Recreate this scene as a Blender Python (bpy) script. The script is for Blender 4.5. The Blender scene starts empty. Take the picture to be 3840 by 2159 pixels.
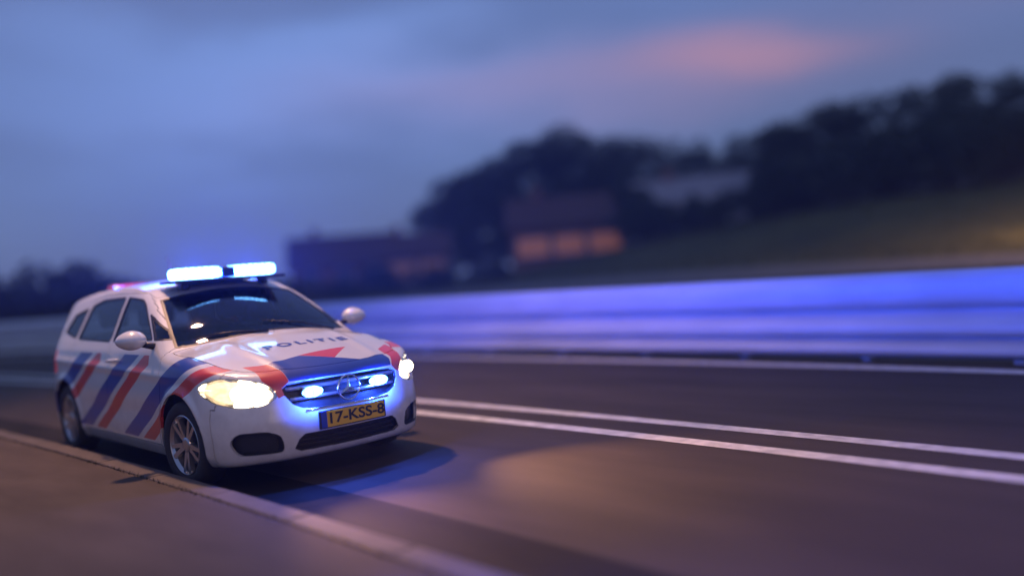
import bpy, bmesh, math, random
import numpy as np
from mathutils import Vector, Matrix

random.seed(7)
rng = np.random.default_rng(7)
R = math.radians
sc = bpy.context.scene
COL = sc.collection

# ------------------------------------------------------------------ camera
CAM = np.array([5.3885, -3.3166, 1.3996])
YAW, PITCH, ROLL = R(137.375), R(-1.3215), R(-4.682)
cd = bpy.data.cameras.new('camera')
cam = bpy.data.objects.new('camera', cd)
COL.objects.link(cam)
fw = Vector((math.cos(PITCH)*math.cos(YAW), math.cos(PITCH)*math.sin(YAW), math.sin(PITCH)))
rt = fw.cross(Vector((0, 0, 1))).normalized()
up = rt.cross(fw)
rt2 = math.cos(ROLL)*rt + math.sin(ROLL)*up
up2 = -math.sin(ROLL)*rt + math.cos(ROLL)*up
cam.matrix_world = Matrix(((rt2.x, up2.x, -fw.x, CAM[0]), (rt2.y, up2.y, -fw.y, CAM[1]),
                           (rt2.z, up2.z, -fw.z, CAM[2]), (0, 0, 0, 1)))
cd.sensor_width = 36
cd.lens = 30.68
cd.clip_end = 2000
cd.dof.use_dof = True
cd.dof.focus_distance = 6.4
cd.dof.aperture_fstop = 0.21
sc.camera = cam

# ------------------------------------------------------------------ world: dusk sky with thin clouds
SUN_EL, SUN_ROT = R(3.0), R(110)
w = bpy.data.worlds.new('World'); sc.world = w; w.use_nodes = True
nt = w.node_tree; N = nt.nodes; L = nt.links
N.clear()
def wn(t, **k):
    n = N.new(t)
    for a, b in k.items(): setattr(n, a, b)
    return n
sky = wn('ShaderNodeTexSky', sky_type='NISHITA', sun_disc=False)
sky.sun_elevation = SUN_EL; sky.sun_rotation = SUN_ROT
sky.air_density = 1.2; sky.dust_density = 0.6; sky.ozone_density = 4.0
tc = wn('ShaderNodeTexCoord')
def noise(scale_xyz, loc, scale, detail, lo, hi):
    mp = wn('ShaderNodeMapping'); mp.inputs['Scale'].default_value = scale_xyz; mp.inputs['Location'].default_value = loc
    L.new(tc.outputs['Generated'], mp.inputs['Vector'])
    nz = wn('ShaderNodeTexNoise'); nz.inputs['Scale'].default_value = scale; nz.inputs['Detail'].default_value = detail
    nz.inputs['Roughness'].default_value = 0.45
    L.new(mp.outputs[0], nz.inputs['Vector'])
    mr = wn('ShaderNodeMapRange', interpolation_type='SMOOTHSTEP')
    mr.inputs['From Min'].default_value = lo; mr.inputs['From Max'].default_value = hi
    L.new(nz.outputs['Fac'], mr.inputs['Value'])
    return mr.outputs['Result']
def wmix(fac, a, b, blend='MIX'):
    m = wn('ShaderNodeMix', data_type='RGBA', blend_type=blend)
    for sock, v in ((m.inputs['Factor'], fac), (m.inputs['A'], a), (m.inputs['B'], b)):
        if hasattr(v, 'node'): L.new(v, sock)
        elif isinstance(v, (int, float)): sock.default_value = v
        else: sock.default_value = (*v, 1)
    return m.outputs['Result']
def vdot(vec):
    n_ = wn('ShaderNodeVectorMath', operation='DOT_PRODUCT'); L.new(tc.outputs['Generated'], n_.inputs[0]); n_.inputs[1].default_value = vec
    return n_.outputs['Value']
def wmath(op, *args):
    n_ = wn('ShaderNodeMath', operation=op)
    for i_, v in enumerate(args):
        if hasattr(v, 'node'): L.new(v, n_.inputs[i_])
        else: n_.inputs[i_].default_value = v
    return n_.outputs[0]
def cloud_bank(az_deg, el_deg, half_w, half_h, tilt_deg, amount, wob):
    """a soft elongated cloud centred on a compass direction of the sky"""
    a_, e_ = R(az_deg), R(el_deg)
    C = Vector((math.cos(e_)*math.cos(a_), math.cos(e_)*math.sin(a_), math.sin(e_)))
    T = Vector((math.sin(a_), -math.cos(a_), 0)); U = T.cross(C)
    t_ = R(tilt_deg); T, U = T*math.cos(t_)+U*math.sin(t_), U*math.cos(t_)-T*math.sin(t_)
    dx = wmath('DIVIDE', vdot(T), half_w); dy = wmath('DIVIDE', wmath('ADD', vdot(U), wmath('MULTIPLY', wmath('SUBTRACT', wob, 0.5), half_h*1.2)), half_h)
    r2 = wmath('ADD', wmath('MULTIPLY', dx, dx), wmath('MULTIPLY', dy, dy))
    f = wmath('POWER', 2.718, wmath('MULTIPLY', r2, -1.0))
    return wmath('MULTIPLY', wmath('MULTIPLY', f, amount), wmath('GREATER_THAN', vdot(C), 0.0))
base = wmix(1.0, sky.outputs['Color'], (0.9, 1.0, 1.3), 'MULTIPLY')
veil = noise((1, 1, 4.5), (0.3, 0.2, 0.1), 1.6, 2.0, 0.30, 0.72)
c1 = wmix(0.82, base, wmix(veil, (1.08, 1.52, 3.25), (0.90, 1.20, 2.50)))
wob = noise((1, 1, 3.0), (1.3, 0.4, 2.1), 4.0, 3.0, 0.25, 0.75)
c1 = wmix(cloud_bank(150.0, 13.0, 0.30, 0.075, -4, 0.85, wob), c1, (1.44, 2.34, 5.1))
c1 = wmix(cloud_bank(118.0, 20.0, 0.35, 0.05, -4, 0.5, wob), c1, (1.36, 2.1, 4.6))
c2 = wmix(cloud_bank(121.8, 11.9, 0.115, 0.020, -3, 0.70, wob), c1, (3.6, 1.9, 2.5))
c2 = wmix(cloud_bank(134.0, 11.2, 0.26, 0.040, -3, 0.36, wob), c2, (2.9, 1.9, 2.9))
c2 = wmix(cloud_bank(80.0, 14.0, 0.40, 0.05, -4, 0.5, wob), c2, (2.6, 1.7, 2.6))
bg = wn('ShaderNodeBackground'); bg.inputs['Strength'].default_value = 0.142
L.new(c2, bg.inputs['Color'])
L.new(bg.outputs[0], wn('ShaderNodeOutputWorld').inputs['Surface'])

sd = bpy.data.lights.new('sun', 'SUN'); sd.energy = 0.12; sd.angle = R(20); sd.color = (1.0, 0.72, 0.62)
so = bpy.data.objects.new('sun', sd); COL.objects.link(so)
so.rotation_euler = (R(90) - SUN_EL, 0, math.pi - SUN_ROT)

vs = sc.view_settings
vs.view_transform = 'Standard'; vs.look = 'None'; vs.exposure = 0.0; vs.gamma = 1.0; vs.use_curve_mapping = False
sc.render.engine = 'CYCLES'
cy = sc.cycles
cy.use_denoising = True
cy.sample_clamp_indirect = 6.0
cy.max_bounces = 6; cy.diffuse_bounces = 2; cy.glossy_bounces = 3; cy.transmission_bounces = 4
cy.transparent_max_bounces = 10; cy.volume_bounces = 0
cy.caustics_reflective = False; cy.caustics_refractive = False

# ------------------------------------------------------------------ materials
MATS = {}
def mat(name, col, rough=0.6, metal=0.0, var=0.0, scale=8.0, bump=0.0, bscale=60.0, coat=0.0, emit=None, estr=0.0,
        spec=0.5, col2=None, stretch=None, detail=5.0):
    if name in MATS: return MATS[name]
    m = bpy.data.materials.new(name); m.use_nodes = True
    t = m.node_tree; b = t.nodes['Principled BSDF']
    b.inputs['Base Color'].default_value = (*col, 1)
    b.inputs['Roughness'].default_value = rough
    b.inputs['Metallic'].default_value = metal
    b.inputs['Specular IOR Level'].default_value = spec
    b.inputs['Coat Weight'].default_value = coat
    b.inputs['Coat Roughness'].default_value = 0.06
    if emit:
        b.inputs['Emission Color'].default_value = (*emit, 1); b.inputs['Emission Strength'].default_value = estr
    g = t.nodes.new('ShaderNodeTexCoord')
    src = g.outputs['Object']
    if stretch:
        mp = t.nodes.new('ShaderNodeMapping'); mp.inputs['Scale'].default_value = stretch
        t.links.new(src, mp.inputs['Vector']); src = mp.outputs[0]
    if var or col2:
        n = t.nodes.new('ShaderNodeTexNoise'); n.inputs['Scale'].default_value = scale; n.inputs['Detail'].default_value = detail
        t.links.new(src, n.inputs['Vector'])
        cr = t.nodes.new('ShaderNodeValToRGB')
        cr.color_ramp.elements[0].position = 0.32; cr.color_ramp.elements[1].position = 0.68
        a = [c*(1-var) for c in col]; d = list(col2) if col2 else [min(1, c*(1+var)) for c in col]
        cr.color_ramp.elements[0].color = (*a, 1); cr.color_ramp.elements[1].color = (*d, 1)
        t.links.new(n.outputs['Fac'], cr.inputs['Fac']); t.links.new(cr.outputs['Color'], b.inputs['Base Color'])
    if bump:
        n2 = t.nodes.new('ShaderNodeTexNoise'); n2.inputs['Scale'].default_value = bscale; n2.inputs['Detail'].default_value = 4
        t.links.new(src, n2.inputs['Vector'])
        bp = t.nodes.new('ShaderNodeBump'); bp.inputs['Strength'].default_value = bump; bp.inputs['Distance'].default_value = 0.01
        t.links.new(n2.outputs['Fac'], bp.inputs['Height']); t.links.new(bp.outputs[0], b.inputs['Normal'])
    MATS[name] = m
    return m

mat('paint_white', (0.80, 0.80, 0.80), 0.32, coat=1.0, var=0.015, scale=3)
def dirty(name):
    m = MATS[name]; t = m.node_tree; b = t.nodes['Principled BSDF']
    src = b.inputs['Base Color'].links[0].from_socket
    g = t.nodes.new('ShaderNodeTexCoord'); sx = t.nodes.new('ShaderNodeSeparateXYZ'); t.links.new(g.outputs['Object'], sx.inputs[0])
    nz = t.nodes.new('ShaderNodeTexNoise'); nz.inputs['Scale'].default_value = 7; nz.inputs['Detail'].default_value = 8; nz.inputs['Roughness'].default_value = 0.7
    t.links.new(g.outputs['Object'], nz.inputs['Vector'])
    a_ = t.nodes.new('ShaderNodeMath'); a_.operation = 'MULTIPLY_ADD'; a_.inputs[1].default_value = 0.5; t.links.new(nz.outputs['Fac'], a_.inputs[0]); t.links.new(sx.outputs['Z'], a_.inputs[2])
    mr = t.nodes.new('ShaderNodeMapRange'); mr.inputs['From Min'].default_value = 0.85; mr.inputs['From Max'].default_value = 0.42; mr.inputs['To Max'].default_value = 0.55
    t.links.new(a_.outputs[0], mr.inputs['Value'])
    mx = t.nodes.new('ShaderNodeMix'); mx.data_type = 'RGBA'; t.links.new(mr.outputs[0], mx.inputs['Factor']); t.links.new(src, mx.inputs['A']); mx.inputs['B'].default_value = (0.16, 0.13, 0.10, 1)
    t.links.new(mx.outputs['Result'], b.inputs['Base Color'])
    r2 = t.nodes.new('ShaderNodeMapRange'); r2.inputs['To Min'].default_value = b.inputs['Roughness'].default_value; r2.inputs['To Max'].default_value = 0.75
    t.links.new(mr.outputs[0], r2.inputs['Value']); t.links.new(r2.outputs[0], b.inputs['Roughness'])
mat('livery_red', (0.72, 0.045, 0.03), 0.35, coat=0.6, var=0.03, scale=5)
mat('livery_blue', (0.012, 0.045, 0.36), 0.35, coat=0.6, var=0.03, scale=5)
for n_ in ('paint_white', 'livery_red', 'livery_blue'): dirty(n_)
mat('black_plastic', (0.018, 0.018, 0.020), 0.45, var=0.15, scale=30, bump=0.05, bscale=300)
mat('dark_liner', (0.010, 0.010, 0.011), 0.8, var=0.2, scale=10)
mat('cabin_trim', (0.10, 0.09, 0.085), 0.7, var=0.2, scale=14, bump=0.05, bscale=120)
mat('seat_cloth', (0.030, 0.030, 0.034), 0.85, var=0.2, scale=60)
mat('chrome', (0.78, 0.78, 0.80), 0.12, metal=1.0, var=0.02, scale=5)
mat('alloy', (0.52, 0.53, 0.55), 0.28, metal=0.9, var=0.05, scale=9)
mat('tyre', (0.022, 0.022, 0.023), 0.75, var=0.2, scale=25, bump=0.1, bscale=120)
mat('brake_steel', (0.25, 0.24, 0.23), 0.4, metal=1.0, var=0.15, scale=30)
mat('plate_yellow', (0.80, 0.46, 0.03), 0.4, var=0.03, scale=8)
mat('plate_blue', (0.02, 0.06, 0.45), 0.4, var=0.03, scale=8)
mat('plate_black', (0.015, 0.015, 0.018), 0.5, var=0.1, scale=8)
mat('red_lens', (0.42, 0.012, 0.012), 0.15, coat=0.8, var=0.05, scale=20, emit=(1, 0.06, 0.03), estr=0.25)
mat('asphalt', (0.054, 0.042, 0.036), 0.82, var=0.26, scale=1.2, bump=0.35, bscale=160, stretch=(0.35, 1.6, 1), spec=0.35, detail=9)
mat('road_paint', (0.70, 0.68, 0.66), 0.6, var=0.22, scale=9, bump=0.1, bscale=120)
mat('concrete', (0.105, 0.086, 0.074), 0.8, var=0.18, scale=6, bump=0.2, bscale=90)
mat('paving', (0.088, 0.070, 0.058), 0.85, spec=0.2, var=0.16, scale=2.2, bump=0.25, bscale=70, stretch=(0.6, 1.8, 1))
mat('edge_strip', (0.020, 0.017, 0.015), 0.85, spec=0.2, var=0.3, scale=2, bump=0.3, bscale=120, stretch=(0.4, 2, 1))
mat('galvanised', (0.60, 0.60, 0.61), 0.5, metal=0.08, var=0.10, scale=2.5, bump=0.03, bscale=40, stretch=(0.4, 0.4, 2))
mat('grass_ground', (0.066, 0.076, 0.014), 0.95, col2=(0.12, 0.11, 0.024), var=0.25, scale=0.35, bump=0.6, bscale=6)
mat('path', (0.17, 0.155, 0.14), 0.9, var=0.15, scale=1.5, bump=0.2, bscale=30)
mat('kerb_grass', (0.036, 0.038, 0.014), 0.9, spec=0.1, var=0.2, scale=4)
mat('grass_blade', (0.066, 0.084, 0.013), 0.8, col2=(0.13, 0.12, 0.024), var=0.2, scale=0.8)
mat('leaf_dark', (0.036, 0.052, 0.020), 0.7, col2=(0.060, 0.075, 0.028), var=0.3, scale=0.6)
mat('leaf_mid', (0.045, 0.058, 0.022), 0.7, col2=(0.075, 0.085, 0.03), var=0.3, scale=0.6)
mat('bark', (0.055, 0.042, 0.032), 0.9, var=0.3, scale=6, bump=0.5, bscale=20, stretch=(3, 3, 0.6))
mat('brick_wall', (0.26, 0.12, 0.075), 0.85, var=0.2, scale=9, bump=0.2, bscale=40)
mat('render_wall', (0.52, 0.47, 0.42), 0.85, var=0.08, scale=2, bump=0.1, bscale=40)
mat('roof_red', (0.10, 0.045, 0.04), 0.8, var=0.2, scale=6, bump=0.2, bscale=25)
mat('roof_grey', (0.33, 0.29, 0.29), 0.75, var=0.15, scale=5, bump=0.2, bscale=25)
mat('frame_white', (0.6, 0.58, 0.55), 0.6, var=0.05, scale=5)
mat('window_lit', (0.22, 0.10, 0.04), 0.4, var=0.1, scale=2, emit=(1.0, 0.34, 0.07), estr=0.13)
mat('window_dim', (0.3, 0.15, 0.06), 0.4, var=0.1, scale=2, emit=(1.0, 0.38, 0.08), estr=0.05)
mat('window_dark', (0.02, 0.022, 0.03), 0.45, var=0.1, scale=2)
mat('lamp_pole', (0.30, 0.31, 0.32), 0.45, metal=0.6, var=0.1, scale=4)
mat('lamp_lens', (0.9, 0.7, 0.45), 0.3, var=0.02, scale=9, emit=(1.0, 0.62, 0.30), estr=5.0)
mat('bulb', (1, 0.9, 0.75), 0.3, var=0.01, scale=9, emit=(1.0, 0.84, 0.58), estr=9.0)

def glass_mat(name, tint, fac, rough=0.03):
    m = bpy.data.materials.new(name); m.use_nodes = True
    t = m.node_tree; t.nodes.clear()
    tr = t.nodes.new('ShaderNodeBsdfTransparent'); tr.inputs[0].default_value = (*tint, 1)
    gl = t.nodes.new('ShaderNodeBsdfGlossy'); gl.inputs['Roughness'].default_value = rough
    gl.inputs['Color'].default_value = (0.95, 0.97, 1, 1)
    fr = t.nodes.new('ShaderNodeFresnel'); fr.inputs[0].default_value = 1.52
    ad = t.nodes.new('ShaderNodeMath'); ad.operation = 'MULTIPLY_ADD'; ad.inputs[1].default_value = 1.0; ad.inputs[2].default_value = fac
    mx = t.nodes.new('ShaderNodeMixShader'); o = t.nodes.new('ShaderNodeOutputMaterial')
    t.links.new(fr.outputs[0], ad.inputs[0]); t.links.new(ad.outputs[0], mx.inputs[0])
    t.links.new(tr.outputs[0], mx.inputs[1]); t.links.new(gl.outputs[0], mx.inputs[2]); t.links.new(mx.outputs[0], o.inputs[0])
    MATS[name] = m
glass_mat('car_glass', (0.66, 0.72, 0.74), 0.02)
glass_mat('lamp_glass', (0.94, 0.94, 0.94), 0.01)

def lens_mat(name, tint, emit, estr, tfac):
    m = bpy.data.materials.new(name); m.use_nodes = True
    t = m.node_tree; t.nodes.clear()
    tr = t.nodes.new('ShaderNodeBsdfTransparent'); tr.inputs[0].default_value = (*tint, 1)
    em = t.nodes.new('ShaderNodeEmission'); em.inputs[0].default_value = (*emit, 1); em.inputs[1].default_value = estr
    mx = t.nodes.new('ShaderNodeMixShader'); mx.inputs[0].default_value = tfac
    o = t.nodes.new('ShaderNodeOutputMaterial')
    g = t.nodes.new('ShaderNodeTexCoord'); wv = t.nodes.new('ShaderNodeTexWave'); wv.wave_type = 'BANDS'; wv.bands_direction = 'Y'
    wv.inputs['Scale'].default_value = 5.5; wv.inputs['Distortion'].default_value = 0.0
    t.links.new(g.outputs['Object'], wv.inputs['Vector'])
    mr = t.nodes.new('ShaderNodeMapRange'); mr.inputs['To Min'].default_value = estr*0.50; mr.inputs['To Max'].default_value = estr*1.35
    t.links.new(wv.outputs['Fac'], mr.inputs['Value']); t.links.new(mr.outputs[0], em.inputs[1])
    t.links.new(em.outputs[0], mx.inputs[1]); t.links.new(tr.outputs[0], mx.inputs[2]); t.links.new(mx.outputs[0], o.inputs[0])
    MATS[name] = m
lens_mat('blue_lens', (0.35, 0.6, 1.0), (0.18, 0.50, 1.0), 17.0, 0.45)

def reflector_mat():
    # faceted bowl of a switched-on headlamp
    m = bpy.data.materials.new('lit_reflector'); m.use_nodes = True
    t = m.node_tree; b = t.nodes['Principled BSDF']
    b.inputs['Base Color'].default_value = (0.9, 0.85, 0.75, 1); b.inputs['Metallic'].default_value = 0.8; b.inputs['Roughness'].default_value = 0.2
    g = t.nodes.new('ShaderNodeTexCoord'); v = t.nodes.new('ShaderNodeTexVoronoi'); v.inputs['Scale'].default_value = 22
    cr = t.nodes.new('ShaderNodeValToRGB')
    cr.color_ramp.elements[0].position = 0.1; cr.color_ramp.elements[0].color = (0.9, 0.9, 0.9, 1)
    cr.color_ramp.elements[1].position = 0.8; cr.color_ramp.elements[1].color = (0.40, 0.40, 0.40, 1)
    mu = t.nodes.new('ShaderNodeMath'); mu.operation = 'MULTIPLY'; mu.inputs[1].default_value = 1.7
    t.links.new(g.outputs['Object'], v.inputs['Vector']); t.links.new(v.outputs['Distance'], cr.inputs['Fac'])
    t.links.new(cr.outputs['Color'], mu.inputs[0]); t.links.new(mu.outputs[0], b.inputs['Emission Strength'])
    b.inputs['Emission Color'].default_value = (1.0, 0.68, 0.34, 1)
    MATS['lit_reflector'] = m
reflector_mat()

# ------------------------------------------------------------------ helpers
def tag(o, label=None, cat=None, group=None, kind=None):
    if label: o['label'] = label
    if cat: o['category'] = cat
    if group: o['group'] = group
    if kind: o['kind'] = kind
    return o
def empty(name, loc=(0, 0, 0), rz=0.0, **k):
    o = bpy.data.objects.new(name, None); COL.objects.link(o)
    o.location = loc; o.rotation_euler[2] = rz
    return tag(o, **k)
def link(name, me, mats, parent=None, smooth=False, **k):
    o = bpy.data.objects.new(name, me); COL.objects.link(o)
    for m in (mats if isinstance(mats, (list, tuple)) else [mats]): me.materials.append(MATS[m])
    if smooth:
        me.polygons.foreach_set('use_smooth', [True]*len(me.polygons))
    if parent: o.parent = parent
    return tag(o, **k)
def pydata(name, V, F, mats, parent=None, smooth=False, **k):
    me = bpy.data.meshes.new(name); me.from_pydata([tuple(map(float, v)) for v in V], [], [list(map(int, f)) for f in F]); me.update()
    return link(name, me, mats, parent, smooth, **k)
def frombm(name, bm, mats, parent=None, smooth=False, **k):
    bmesh.ops.recalc_face_normals(bm, faces=bm.faces[:])
    me = bpy.data.meshes.new(name); bm.to_mesh(me); bm.free()
    return link(name, me, mats, parent, smooth, **k)
def bbox(bm, x0, x1, y0, y1, z0, z1, bev=0.0, seg=2, mtx=None):
    r = bmesh.ops.create_cube(bm, size=1.0)
    vv = r['verts']
    for v in vv:
        v.co = Vector(((x0+x1)/2 + v.co.x*(x1-x0), (y0+y1)/2 + v.co.y*(y1-y0), (z0+z1)/2 + v.co.z*(z1-z0)))
    if bev:
        ee = list({e for v in vv for e in v.link_edges})
        rr = bmesh.ops.bevel(bm, geom=ee, offset=bev, segments=seg, affect='EDGES', profile=0.5)
        vv = list({v for f in rr['faces'] for v in f.verts} | {v for v in vv if v.is_valid})
    if mtx is not None: bmesh.ops.transform(bm, matrix=mtx, verts=[v for v in vv if v.is_valid])
    return vv
def tube(bm, pts, rads, n=10, cap=True):
    pts = [Vector(p) for p in pts]; rings = []
    for i, p in enumerate(pts):
        d = (pts[min(i+1, len(pts)-1)] - pts[max(i-1, 0)]).normalized()
        a = d.cross(Vector((0, 0, 1)))
        if a.length < 0.05: a = d.cross(Vector((1, 0, 0)))
        a.normalize(); b = d.cross(a)
        r = rads[i] if hasattr(rads, '__len__') else rads
        rings.append([bm.verts.new(p + (a*math.cos(2*math.pi*k/n) + b*math.sin(2*math.pi*k/n))*r) for k in range(n)])
    for i in range(len(rings)-1):
        for k in range(n): bm.faces.new((rings[i][k], rings[i][(k+1) % n], rings[i+1][(k+1) % n], rings[i+1][k]))
    if cap: bm.faces.new(rings[0][::-1]); bm.faces.new(rings[-1])
def lathe_y(bm, prof, n=40, c=(0, 0, 0), close=False):
    # profile of (y, r) turned about the y axis
    rings = [[bm.verts.new((c[0] + r*math.cos(2*math.pi*k/n), c[1] + y, c[2] + r*math.sin(2*math.pi*k/n))) for k in range(n)] for y, r in prof]
    for i in range(len(rings) - (0 if close else 1)):
        j = (i+1) % len(rings)
        for k in range(n): bm.faces.new((rings[i][k], rings[i][(k+1) % n], rings[j][(k+1) % n], rings[j][k]))
    return rings
def sm(a, b, x):
    t = np.clip((np.asarray(x, float)-a)/(b-a), 0, 1); return t*t*(3-2*t)

# road frame: the road bends gently; s runs along it, lat across it (towards the far barrier)
RR, S0 = 100.0, 1.0
def rp(s, lat, z=0.0):
    th = (s - S0)/RR
    return (S0 + (RR+lat)*math.sin(th), (RR+lat)*math.cos(th) - RR, z)
def rinv(x, y):
    dx = np.asarray(x)-S0; dy = np.asarray(y)+RR
    return S0 + RR*np.arctan2(dx, dy), np.hypot(dx, dy) - RR
def strip(name, s0, s1, lats, zs, m, step=0.5, parent=None, smooth=False, **k):
    n = int(round((s1-s0)/step)); V = []; F = []; c = len(lats)
    for i in range(n+1):
        s = s0 + (s1-s0)*i/n
        for la, z in zip(lats, zs): V.append(rp(s, la, z))
    for i in range(n):
        for j in range(c-1): F.append((i*c+j, (i+1)*c+j, (i+1)*c+j+1, i*c+j+1))
    return pydata(name, V, F, m, parent, smooth, **k)

# ------------------------------------------------------------------ setting: terrain, road, verge
def terrain_z(x, y):
    s, l = rinv(x, y)
    side = sm(-34, -8, s)                       # the far side climbs towards the embankment on this stretch
    near = -0.06
    low = 0.95*sm(8.5, 26, l)*(0.25+0.75*side)
    bank = 2.8*sm(25, 44, l)*side
    hump = 0.12*np.sin(x*0.21+1.3)*np.sin(y*0.17)*sm(9, 20, l)
    z = np.where(l > 6.9, near + 0.05*sm(6.9, 7.4, l) + low + bank + hump, near)
    z = np.where(l < -0.9, np.where(l < -3.0, 0.05, near), z)
    return z
gx = np.concatenate([np.arange(-420, -80, 10.0), np.arange(-80, 30, 1.0), np.arange(30, 261, 10.0)])
gy = np.concatenate([np.arange(-240, -20, 10.0), np.arange(-20, 90, 1.0), np.arange(90, 521, 10.0)])
GX, GY = np.meshgrid(gx, gy, indexing='ij')
GZ = terrain_z(GX, GY)
GV = np.stack([GX.ravel(), GY.ravel(), GZ.ravel()], 1)
ny_ = len(gy); I, J = np.meshgrid(np.arange(len(gx)-1), np.arange(ny_-1), indexing='ij')
a = (I*ny_+J).ravel(); GF = np.stack([a, a+ny_, a+ny_+1, a+1], 1)
pydata('ground', GV, GF, 'grass_ground', smooth=True, kind='structure', label='dark grassy ground beyond the road and barrier')
strip('road', -110, 40, [-1.06, 0.8, 2.2, 4.0, 6.95], [0, 0.006, 0.010, 0.006, 0.0], 'asphalt', 0.5, smooth=True, kind='structure',
      label='dark asphalt two-lane road bending gently away')
def roadz(l): return float(np.interp(l, [-1.06, 0.8, 2.2, 4.0, 6.95], [0, 0.006, 0.010, 0.006, 0.0]))
for la, lb, lab in ((1.86, 2.02, 'nearer white line of the double centre line'), (2.38, 2.54, 'farther white line of the double centre line'),
                    (5.74, 6.02, 'white edge line along the foot of the barrier')):
    strip('road_line', -110, 40, [la, lb], [roadz(la)+0.005, roadz(lb)+0.005], 'road_paint', 0.5, kind='structure', label=lab)
# raised verge on the near side
strip('edge_strip', -60, 30, [-0.932, -0.30], [roadz(-0.932)+0.005, roadz(-0.30)+0.005], 'edge_strip', 0.5, kind='structure', label='darker asphalt strip along the kerb')  # strip of darker asphalt laid over the road next to the kerb
strip('footpath', -60, 14, [-1.098, -1.14, -6.0], [0.118, 0.126, 0.14], 'paving', 0.5, kind='structure', label='tan paved footpath in the near corner')
# kerb stones, one by one
kb = bmesh.new(); bbox(kb, -0.494, 0.494, -0.085, 0.085, -0.18, 0.13, 0.014, 2)
kme = bpy.data.meshes.new('kerb_stone'); kb.to_mesh(kme); kb.free(); kme.materials.append(MATS['concrete'])
kerb = empty('kerb', rp(0, -1.015, 0), kind='structure', label='raised concrete kerb between the road and the footpath')
for i in range(-40, 13):
    o = bpy.data.objects.new('kerb_stone', kme); COL.objects.link(o); o.parent = kerb
    p = Vector(rp(i+0.5, -1.015, 0)) - Vector(kerb.location)
    o.location = p + Vector((0, 0, random.uniform(-0.004, 0.004))); o.rotation_euler[2] = -(i+0.5-S0)/RR + random.uniform(-0.002, 0.002)

# grass blades
def blades(name, P, h, wd, m, **k):
    n = len(P); ang = rng.uniform(0, 6.283, n); hh = h*rng.uniform(0.5, 1.2, n); lean = rng.normal(0, 0.35, (n, 2))*hh[:, None]
    dx = np.cos(ang)*wd/2; dy = np.sin(ang)*wd/2
    V = np.zeros((n, 3, 3)); V[:, 0] = P; V[:, 1] = P; V[:, 2] = P
    V[:, 0, 0] -= dx; V[:, 0, 1] -= dy; V[:, 1, 0] += dx; V[:, 1, 1] += dy
    V[:, 2, :2] += lean; V[:, 2, 2] += hh
    F = np.arange(3*n).reshape(n, 3)
    me = bpy.data.meshes.new(name); me.from_pydata(V.reshape(-1, 3).tolist(), [], F.tolist())
    return link(name, me, m, **k)
n = 3000
ss = rng.uniform(-16, 6, n); ll = rng.normal(-1.112, 0.012, n)
blades('verge_grass', np.array([rp(s, l, 0.115) for s, l in zip(ss, ll)]), 0.030, 0.005, 'kerb_grass', kind='stuff',
       label='short dark grass growing along the kerb')
n = 110000
ss = rng.uniform(-60, 24, n); ll = 7.6 + 42*rng.uniform(0, 1, n)**0.8
PP = np.array([rp(s, l) for s, l in zip(ss, ll)]); 
keep = ~((ll > 17.4 + 2.2*sm(0, -40, ss)) & (ll < 20.6 + 2.6*sm(0, -40, ss)))
PP = PP[keep]; PP[:, 2] = terrain_z(PP[:, 0], PP[:, 1])-0.02
blades('bank_grass', PP, 0.24, 0.035, 'grass_blade', kind='stuff', label='rough grass covering the embankment behind the barrier')
# pale path along the foot of the bank
V = []; F = []; n = 90
for i in range(n+1):
    s = -50 + 80*i/n
    l0 = 17.6 + 2.2*float(sm(0, -40, s)); wd = 2.8 + 0.4*float(sm(0, -40, s))
    for j in range(5):
        p = rp(s, l0 + wd*j/4); V.append((p[0], p[1], float(terrain_z(p[0], p[1])) + 0.05))
for i in range(n):
    for j in range(4): F.append((i*5+j, (i+1)*5+j, (i+1)*5+j+1, i*5+j+1))
pydata('path', V, F, 'path', smooth=True, kind='structure', label='pale path crossing the slope behind the barrier')

# ------------------------------------------------------------------ crash barrier
prof = [(0.12, 0.05), (0.07, 0.07), (0.012, 0.10), (0.0, 0.13), (0.012, 0.18), (0.06, 0.235), (0.125, 0.268), (0.130, 0.282), (0.075, 0.297), (0.014, 0.312), (0.0, 0.335),
        (0.004, 0.40), (0.03, 0.46), (0.085, 0.52), (0.130, 0.555), (0.140, 0.575), (0.120, 0.592), (0.060, 0.615), (0.012, 0.645), (0.0, 0.69),
        (-0.008, 0.80), (0.0, 0.89), (0.03, 0.955), (0.07, 0.99), (0.10, 1.0), (0.13, 0.985)]
barrier = empty('crash_barrier', rp(0, 6.25, 0), label='long ribbed galvanised crash barrier lit blue along the far road edge', cat='barrier')
bl = Vector(barrier.location)
NB = 4
for i in range(-26, 8):
    s0 = i*3.0; V = []; F = []
    for k in range(NB+1):
        s = s0 + 0.006 + (3.05)*k/NB
        for d, z in prof:
            lap = 0.004*(k == NB)
            V.append(Vector(rp(s, 6.25 + d - lap, z)) - bl)
        for d, z in prof[::-1]:
            V.append(Vector(rp(s, 6.25 + d + 0.006 - lap, z-0.002)) - bl)
    c = 2*len(prof)
    for k in range(NB):
        for j in range(c): F.append((k*c+j, k*c+(j+1) % c, (k+1)*c+(j+1) % c, (k+1)*c+j))
    pydata('rail_panel', V, F, 'galvanised', barrier, True)
pb = bmesh.new()
bbox(pb, -0.05, 0.05, 0.14, 0.155, -0.3, 0.97); bbox(pb, -0.05, 0.05, 0.235, 0.25, -0.3, 0.97); bbox(pb, -0.006, 0.006, 0.155, 0.235, -0.3, 0.97)
pme = bpy.data.meshes.new('post'); pb.to_mesh(pme); pb.free(); pme.materials.append(MATS['galvanised'])
bb = bmesh.new()
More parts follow.
